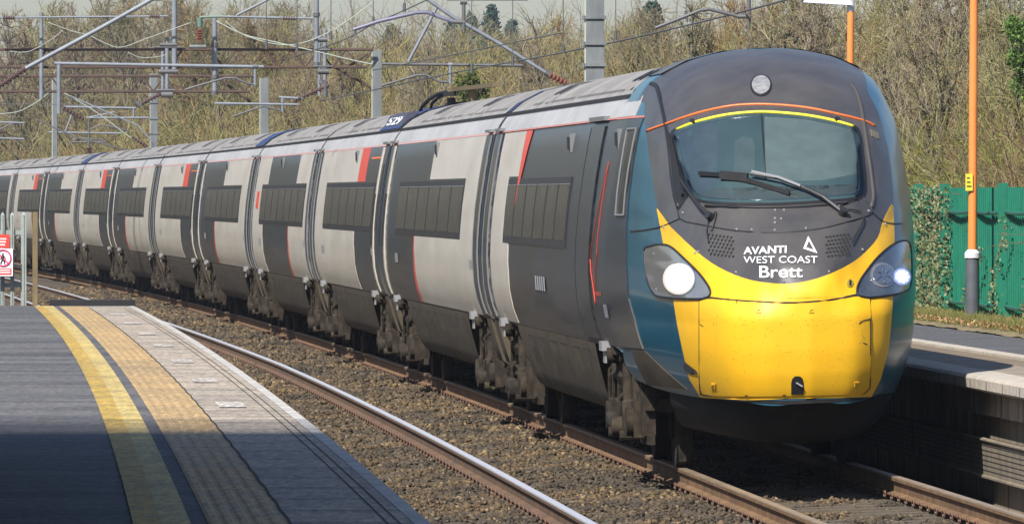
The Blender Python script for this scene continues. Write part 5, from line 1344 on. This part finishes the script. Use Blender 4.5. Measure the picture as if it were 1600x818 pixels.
def twig_mat(name, cols, noise_cols=None, nscale=.25):
    m = bpy.data.materials.new(name); m.use_nodes = True; n = m.node_tree.nodes; l = m.node_tree.links; b = n['Principled BSDF']; b.inputs['Roughness'].default_value = .9; b.inputs['Specular IOR Level'].default_value = .2
    g = n.new('ShaderNodeNewGeometry'); rp = n.new('ShaderNodeValToRGB'); e = rp.color_ramp.elements; e[0].color = (*cols[0], 1); e[1].color = (*cols[-1], 1)
    for i, c in enumerate(cols[1:-1]): x = e.new((i + 1) / (len(cols) - 1)); x.color = (*c, 1)
    l.new(g.outputs['Random Per Island'], rp.inputs[0]); out = rp.outputs[0]
    if noise_cols:
        ns = n.new('ShaderNodeTexNoise'); ns.inputs['Scale'].default_value = nscale; ns.inputs['Detail'].default_value = 3
        l.new(g.outputs['Position'], ns.inputs['Vector']); r2 = n.new('ShaderNodeValToRGB'); e = r2.color_ramp.elements
        e[0].position = .36; e[1].position = .64; e[0].color = (*noise_cols[0], 1); e[1].color = (*noise_cols[-1], 1)
        for i, c in enumerate(noise_cols[1:-1]): x = e.new(.36 + .28 * (i + 1) / (len(noise_cols) - 1)); x.color = (*c, 1)
        l.new(ns.outputs['Fac'], r2.inputs[0]); mx = n.new('ShaderNodeMixRGB'); mx.blend_type = 'MULTIPLY'; mx.inputs[0].default_value = 1; l.new(out, mx.inputs[1]); l.new(r2.outputs[0], mx.inputs[2]); out = mx.outputs[0]
    l.new(out, b.inputs['Base Color']); return m
TW = twig_mat('bare_twigs', [(.09, .07, .04), (.23, .19, .105), (.36, .30, .18), (.19, .185, .07)], [(1.0, .70, .58), (1, .97, .9), (.9, 1.0, .62), (1.1,1.02,.85)], .35)
TWG = twig_mat('mossy_twigs', [(.10, .10, .03), (.24, .24, .07), (.34, .30, .14)], [(1, .9, .8), (.85, 1, .6)], .5)
TWD = twig_mat('tree_twigs', [(.12, .10, .07), (.22, .19, .13), (.32, .28, .19)], [(1, .9, .85), (1, 1, 1), (.92, 1, .72)], .12)
BK = mat('bark', (0.20, 0.17, 0.13), .9, col2=(.11, .095, .07), vscale=6, stretch=(1, 1, .3))
def at_bank(s, off, dz=-.1):          # off positive to the right
    p = tp(s, -off); p.z = bank_h(s, off) + dz; return p
r0 = np.random.default_rng(5)
pts = []; hh = []
def scatter(n, s0, s1, o0, o1, h0, h1, pw_=1.0):
    out = []; H = []
    for _ in range(n):
        s = s0 + (s1 - s0) * r0.random() ** pw_; o = r0.uniform(o0, o1); p = at_bank(s, o); out.append(p[:]); H.append(r0.uniform(h0, h1) )
    return np.array(out), np.array(H)
b1, h1 = scatter(760, -10, 100, 6.5, 15, 1.6, 3.0)
b2, h2 = scatter(1000, 100, 250, 6.2, 16, 2.0, 3.6)
b3, h3 = scatter(1000, 240, 520, 6.5, 22, 2.6, 5.6)
b5, h5 = scatter(420, 380, 600, 6, 50, 5.5, 9.0)
V, F = merge([shrubs(b1, h1, 21, 7, 5, 3, .0105, .02), shrubs(b2, h2, 22, 6, 5, 2, .011), shrubs(b3, h3, 23, 5, 6, 3, .011)])
npmesh('thicket', V, F, TW, kind='stuff')
V, F = shrubs(b5, h5, 27, 4, 8, 5, .012, 0, .25); npmesh('far_wood', V, F, TWD, kind='stuff')
pl = []
for _ in range(520):
    s_ = r0.uniform(50, 620); o_ = r0.uniform(15, 26); p = tp(s_, o_); pl.append((p.x, p.y, -.3 + min(4.0, (o_ - 13) * .42)))
V, F = shrubs(np.array(pl), r0.uniform(5, 9, len(pl)), 57, 5, 7, 3, .03, 0, .3); npmesh('unseen_left_wood', V, F, TWD, kind='stuff')  # unseen wood, added so the train's side reflects dark trees
# mossy green shrubs (right of the cab) and ground brambles
b4, h4 = scatter(130, 40, 90, 6.5, 9.0, 1.7, 2.7)
b6, h6 = scatter(70, 24, 44, 6.9, 8.4, 1.5, 2.4)
V, F = shrubs(b6, h6, 37, 9, 6, 4, .0075, .03, .6); npmesh('reddish_scrub', V, F, twig_mat('reddish_twigs', [(.09, .05, .04), (.20, .12, .085), (.30, .22, .15)]), kind='stuff')
V, F = shrubs(b4, h4, 31, 8, 7, 4, .010, .05, .8); npmesh('mossy_scrub', V, F, TWG, kind='stuff')
# leaves
def leaf_mesh(C0, size, seed):
    r = np.random.default_rng(seed); n = len(C0); a = r.normal(0, 1, (n, 3)); a /= np.linalg.norm(a, axis=1)[:, None]; b = np.cross(a, r.normal(0, 1, (n, 3))); b /= np.linalg.norm(b, axis=1)[:, None]
    s = (size * r.uniform(.6, 1.3, n))[:, None]
    V = np.stack([C0 - a * s, C0 + b * s * .6, C0 + a * s, C0 - b * s * .6], 1).reshape(-1, 3); F = np.arange(4 * n).reshape(n, 4); return V, F
IVY = twig_mat('ivy_leaves', [(.025, .055, .012), (.05, .11, .02), (.10, .17, .035), (.16, .20, .07)])
IVYP = twig_mat('pale_ivy_leaves', [(.05, .08, .03), (.12, .15, .06), (.20, .20, .11), (.26, .23, .14)])
EVG = twig_mat('evergreen_leaves', [(.02, .045, .035), (.04, .08, .06), (.07, .11, .08)])
def clump(n, c, rad, seed, lobes=22):
    r = np.random.default_rng(seed); cs = r.normal(0, .48, (lobes, 3)) * rad; k = r.integers(0, lobes, n); d = r.normal(0, 1, (n, 3)); d /= np.linalg.norm(d, axis=1)[:, None]
    return np.array(c) + cs[k] + d * np.array(rad) * (.30 * r.uniform(.1, 1.2, n) ** .5)[:, None]
def ivy_bush(name, label, cat, c, rad, n, size, m, seed, group=None):
    o = thing(name, label, cat, group, loc=c); V, F = leaf_mesh(clump(n, (0, 0, 0), rad, seed), size, seed + 1); npmesh('foliage', V, F, m, parent=o)
    mb = MB(); rr_ = random.Random(seed)
    for _ in range(9): 
        a_ = rr_.uniform(0, 6.3); mb.tube([(0, 0, -rad[2] * .8), (.3 * rad[0] * math.cos(a_), .3 * rad[1] * math.sin(a_), -.3 * rad[2]), (.8 * rad[0] * math.cos(a_), .8 * rad[1] * math.sin(a_), .5 * rad[2] * rr_.random())], [.04, .025, .01], 5)
    mb.build('stems', BK, o); return o
ivy_bush('ivy_shrub', 'glossy dark green ivy mass at the right edge above the fence', 'shrub', un(1624, 92, 128), (.46, .8, .55), 6500, .027, IVY, 41)
ivy_bush('ivy_shrub', 'green ivy covered stump on the bank left of the thick mast', 'shrub', un(742, 152, 212), (.34, .5, .70), 3000, .038, twig_mat('yellowish_ivy', [(.04, .07, .02), (.10, .13, .03), (.17, .18, .05)]), 43)  # leaves yellower than the dark ivy
# ivy on the end of the green fence and creepers up it
r1 = np.random.default_rng(8); cc = []
for _ in range(9000):
    s = r1.uniform(34.9, 46.5); t = r1.random(); p = tp(s, -5.14 + r1.normal(0, .05), ZR + 1.62 * t + r1.normal(0, .03)); cc.append(p[:])
V, F = leaf_mesh(np.array(cc), .026, 9); o = npmesh('foliage', V, F, IVYP)
iv_ = thing('ivy', 'pale green ivy covering the end of the green fence beside the cab', 'ivy', loc=(0, 0, 0)); o.parent = iv_
cc = []
for s0_, zt, n_ in ((28.5, 1.3, 250), (31.5, .9, 350), (24.6, 1.7, 700), (25.0, .5, 500), (20.8, .8, 250)):
    for _ in range(n_):
        t = r1.random(); p = tp(s0_ + r1.normal(0, .22 * (1.2 - t)) + .6 * math.sin(t * 5), -5.10 + r1.normal(0, .03), ZR + zt * t); cc.append(p[:])
V, F = leaf_mesh(np.array(cc), .022, 10); o = npmesh('foliage', V, F, IVYP)
iv_ = thing('creeper', 'thin creepers climbing the green fence panels', 'ivy', loc=(0, 0, 0)); o.parent = iv_
# verge grass and dead leaves
n = 26000; s = r1.uniform(-5, 50, n); o_ = -(1.47 + 2.85 + np.abs(r1.normal(0, .33, n)))
X, Y, th = tr(s); X = X - np.sin(th) * o_; Y = Y + np.cos(th) * o_
P0 = np.stack([X, Y, np.full(n, ZR + .04)], -1); D = r1.normal(0, .45, (n, 3)); D[:, 2] = 1
P = grow(P0, D, r1.uniform(.04, .14, n), 2, .2, -.1, 61); V, F = tubes_np(P, np.full(n, .005), np.full(n, .0015))
npmesh('verge_grass', V, F, twig_mat('verge_grass', [(.07, .12, .02), (.16, .20, .05), (.26, .22, .09), (.30, .20, .09)]), kind='stuff')
n = 9000; s = r1.uniform(-5, 50, n); o_ = -(1.47 + 2.8 + np.abs(r1.normal(0, .4, n))); X, Y, th = tr(s); X = X - np.sin(th) * o_; Y = Y + np.cos(th) * o_
V, F = leaf_mesh(np.stack([X, Y, ZR + .06 + r1.uniform(0, .05, n)], -1), .022, 62); npmesh('fallen_leaves', V, F, twig_mat('fallen_leaves', [(.16, .08, .03), (.30, .17, .08), (.40, .30, .16)]), kind='stuff')
# trees -------------------------------------------------------------------------
def make_tree(seed, Ht, dens=1.0, m=TWD, upright=.0, thick=1.0):
    r = np.random.default_rng(seed); root = bpy.data.objects.new('bare_tree', None); C.objects.link(root)
    P = grow(np.array([[0, 0, -.3]]), np.array([[r.normal(0, .06), 0, 1.]]), np.array([Ht * .8]), 9, .07, .02, seed)
    p, d, t = children(P, 13, r, .22, 1.0, .62, .35); L = Ht * r.uniform(.28, .48, 13) * (1.15 - .6 * t); Q = grow(p, d, L, 6, .14, .06 + upright, seed + 1)
    V, F = merge([tubes_np(P, np.array([.13 * Ht / 8 * thick]), np.array([.02])), tubes_np(Q, np.full(13, .05 * Ht / 8 * thick), np.full(13, .014))])
    npmesh('trunk', V, F, BK, smooth=True, parent=root)
    k1 = int(9 * dens); p, d, t = children(Q, k1, r, .2, 1, .6, .2); L1 = np.repeat(L, k1) * r.uniform(.25, .5, len(p)); A = grow(p, d, L1, 4, .18, .05 + upright, seed + 2)
    k2 = int(7 * dens); p, d, t = children(A, k2, r, .15, 1, .6, .15); L2 = np.repeat(L1, k2) * r.uniform(.3, .6, len(p)); B = grow(p, d, L2, 3, .2, .04, seed + 3)
    k3 = 3; p, d, t = children(B, k3, r, .2, 1, .6, .1); L3 = np.repeat(L2, k3) * r.uniform(.3, .7, len(p)); D_ = grow(p, d, L3, 2, .2, .02, seed + 4)
    f = np.ones
    V, F = merge([tubes_np(A, f(len(A)) * .022 * thick, f(len(A)) * .010), tubes_np(B, f(len(B)) * .012, f(len(B)) * .007), tubes_np(D_, f(len(D_)) * .009, f(len(D_)) * .005)])
    npmesh('crown', V, F, m, parent=root); return root
def conifer(seed, Ht):
    r = np.random.default_rng(seed); root = bpy.data.objects.new('evergreen_tree', None); C.objects.link(root)
    mb = MB(); mb.tube([(0, 0, -.3), (0, 0, Ht * .6), (0, 0, Ht * .97)], [.16, .09, .02], 8); mb.build('trunk', BK, root, True)
    n = 9000; t = r.random(n) ** .75; ang = r.uniform(0, 6.28, n); lay = .75 + .25 * np.sin(t * 34 + ang * 2); rad = Ht * .40 * (1 - t) ** .7 * (.6 + .5 * np.sin(ang * 2 + seed) * np.sin(t * 9 + seed)) * lay * r.uniform(.2, 1.15, n) ** .5
    Cc = np.stack([rad * np.cos(ang), rad * np.sin(ang), Ht * (.18 + .82 * t) - rad * .25], -1); V, F = leaf_mesh(Cc + r.normal(0, .12, Cc.shape), .12, seed); npmesh('crown', V, F, EVG, parent=root); return root
index_kids()
variants = [make_tree(100, 8), make_tree(110, 9, 1.1), make_tree(120, 7, 1.2, TW), make_tree(130, 8, .8, TWD, .1), make_tree(140, 7.5, 1.3, TW, .05)]
index_kids()
used = [False] * 5
where = ['far left beside the slim mast', 'above the lattice beams', 'on the bank behind the carriages', 'right of the thick mast', 'behind the orange posts']
tcount = 0
def place_tree(u, Y, vtop, k, lab, z0=None):
    global tcount
    base = variants[k]; Hh = (8, 9, 7, 8, 7.5)[k]
    X = (u - 800) * Y / F_PX; ztop = CAM_H - (vtop - V0) * Y / F_PX
    s = Y - 88; off = -(X - float(tr(s)[0])) * -1
    off_r = X - float(tr(s)[0]); zg = bank_h(s, off_r) if z0 is None else z0
    sc = max(.5, (ztop - zg) / Hh)
    o = base if not used[k] else copy_tree(base)
    used[k] = True; o.location = (X, Y, zg); o.rotation_euler = (0, 0, random.uniform(0, 6.28)); o.scale = (sc, sc, sc)
    o['label'] = lab; o['category'] = 'tree'; o['group'] = 'bare trees on the bank'; tcount += 1
tl = [(20, 470, 20, 0), (75, 500, 60, 3), (120, 450, -20, 1), (165, 480, -10, 0), (205, 430, -30, 3), (250, 450, 0, 1), (290, 420, -20, 0), (330, 400, -10, 2), (372, 430, 0, 1), (405, 440, 5, 0), (440, 420, 0, 4), (468, 450, 12, 1),
      (500, 500, 48, 2), (540, 520, 70, 0), (575, 500, 62, 4), (615, 480, 75, 2), (655, 540, 30, 3), (690, 480, 80, 4), (820, 560, 8, 3), (845, 520, 30, 0), (790, 500, 62, 2), (880, 330, 45, 4), (960, 330, 20, 2), (1000, 300, -5, 1), (1050, 290, 15, 0), (1105, 270, 0, 2), (1160, 250, -20, 4), (1215, 240, -30, 1), (1270, 230, -20, 0), (1330, 220, -30, 2), (1390, 210, -60, 4), (1440, 200, -40, 3), (1490, 195, -60, 1), (1545, 190, -50, 2), (1590, 185, -80, 0)] + [(1015, 235, 25, 3), (1075, 200, 5, 0), (1130, 190, 20, 3), (1190, 170, -10, 0), (1245, 160, 10, 3), (1300, 158, -30, 0), (1385, 150, 30, 3), (1425, 148, -10, 0), (1475, 144, 60, 3), (1560, 140, -30, 0), (640, 300, 70, 0), (700, 280, 75, 3), (830, 250, 60, 0), (870, 240, 45, 3), (530, 330, 85, 0), (455, 350, 60, 3), (360, 370, 40, 0)] + [(int(u_), y_, v_, k_) for u_, y_, v_, k_ in ((5, 520, 25, 2), (48, 500, 15, 4), (100, 540, 5, 2), (142, 480, -15, 4), (185, 530, -25, 2), (228, 500, -15, 4), (270, 480, -10, 4), (310, 500, -20, 1), (350, 470, -8, 4), (390, 500, 10, 1), (425, 480, 15, 2), (452, 470, 25, 1), (522, 520, 72, 4), (558, 560, 66, 1), (590, 540, 60, 2), (635, 560, 52, 1), (672, 560, 60, 1), (712, 540, 70, 4), (752, 540, 66, 2), (782, 560, 72, 4), (812, 540, 60, 1), (862, 420, 38, 1), (900, 400, 30, 2), (938, 380, 35, 1), (985, 360, 12, 4))]
def lab_tree(u, Y, vtop, k):
    habit = ('spreading', 'dense', 'brown twiggy', 'upright', 'tan twiggy')[k]
    if u < 110: w_ = 'left of the thick diagonal strut'
    elif u < 260: w_ = 'behind the upper left diagonal strut'
    elif u < 340: w_ = 'between the two left hanger tubes'
    elif u < 500: w_ = 'behind the sagging pale cables'
    elif u < 600: w_ = 'beside the nearer lattice beam mast'
    elif u < 760: w_ = 'against the sky left of the evergreen'
    elif u < 900: w_ = 'against the sky right of the evergreen'
    elif u < 1180: w_ = 'above the cab roof'
    elif u < 1340: w_ = 'behind the orange post beside the cab'
    elif u < 1520: w_ = 'between the two orange posts'
    else: w_ = 'near the right edge'
    return '%s bare tree %s' % (habit, w_)
seen = {}
for t_ in tl:
    lb = lab_tree(*t_); seen[lb] = seen.get(lb, 0) + 1
    if seen[lb] > 1: lb += ', %s' % ('set farther back', 'set farthest back', 'its crown half hidden', 'its crown lowest')[min(3, seen[lb] - 2)]
    place_tree(*t_, lb)
index_kids()
for i, (u, Y, vt, vb) in enumerate(((768, 620, 12, 0), (735, 640, 26, 0), (612, 600, 44, 0), (706, 600, 38, 0), (800, 640, 36, 0), (1018, 420, 10, 0))):
    ztop = CAM_H - (vt - V0) * Y / F_PX; zg = 2.3
    o = conifer(200 + i * 7, ztop - zg); o.location = ((u - 800) * Y / F_PX, Y, zg)
    o['label'] = ('tall dark evergreen tree against the sky, right of centre', 'evergreen tree just left of the tallest evergreen', 'dark evergreen crown behind the grey mast', 'smaller evergreen under the bluish arm', 'evergreen to the right of the tallest one', 'lone evergreen right of the thick mast')[i]
    o['category'] = 'tree'; o['group'] = 'evergreen trees on the skyline'
# air: far things fade a little
def haze():
    mb = MB(); mb.box(-45, 60, -30, 720, -2.4, 24)
    m = bpy.data.materials.new('haze'); m.use_nodes = True; n = m.node_tree.nodes; n.clear(); o = n.new('ShaderNodeOutputMaterial'); v = n.new('ShaderNodeVolumePrincipled')
    v.inputs['Color'].default_value = (.80, .86, .95, 1); v.inputs['Density'].default_value = HAZE; v.inputs['Anisotropy'].default_value = .3
    m.node_tree.links.new(v.outputs[0], o.inputs['Volume']); mb.build('haze', m, None, kind='stuff')
HAZE = 0.0002
if HAZE > 0: haze()
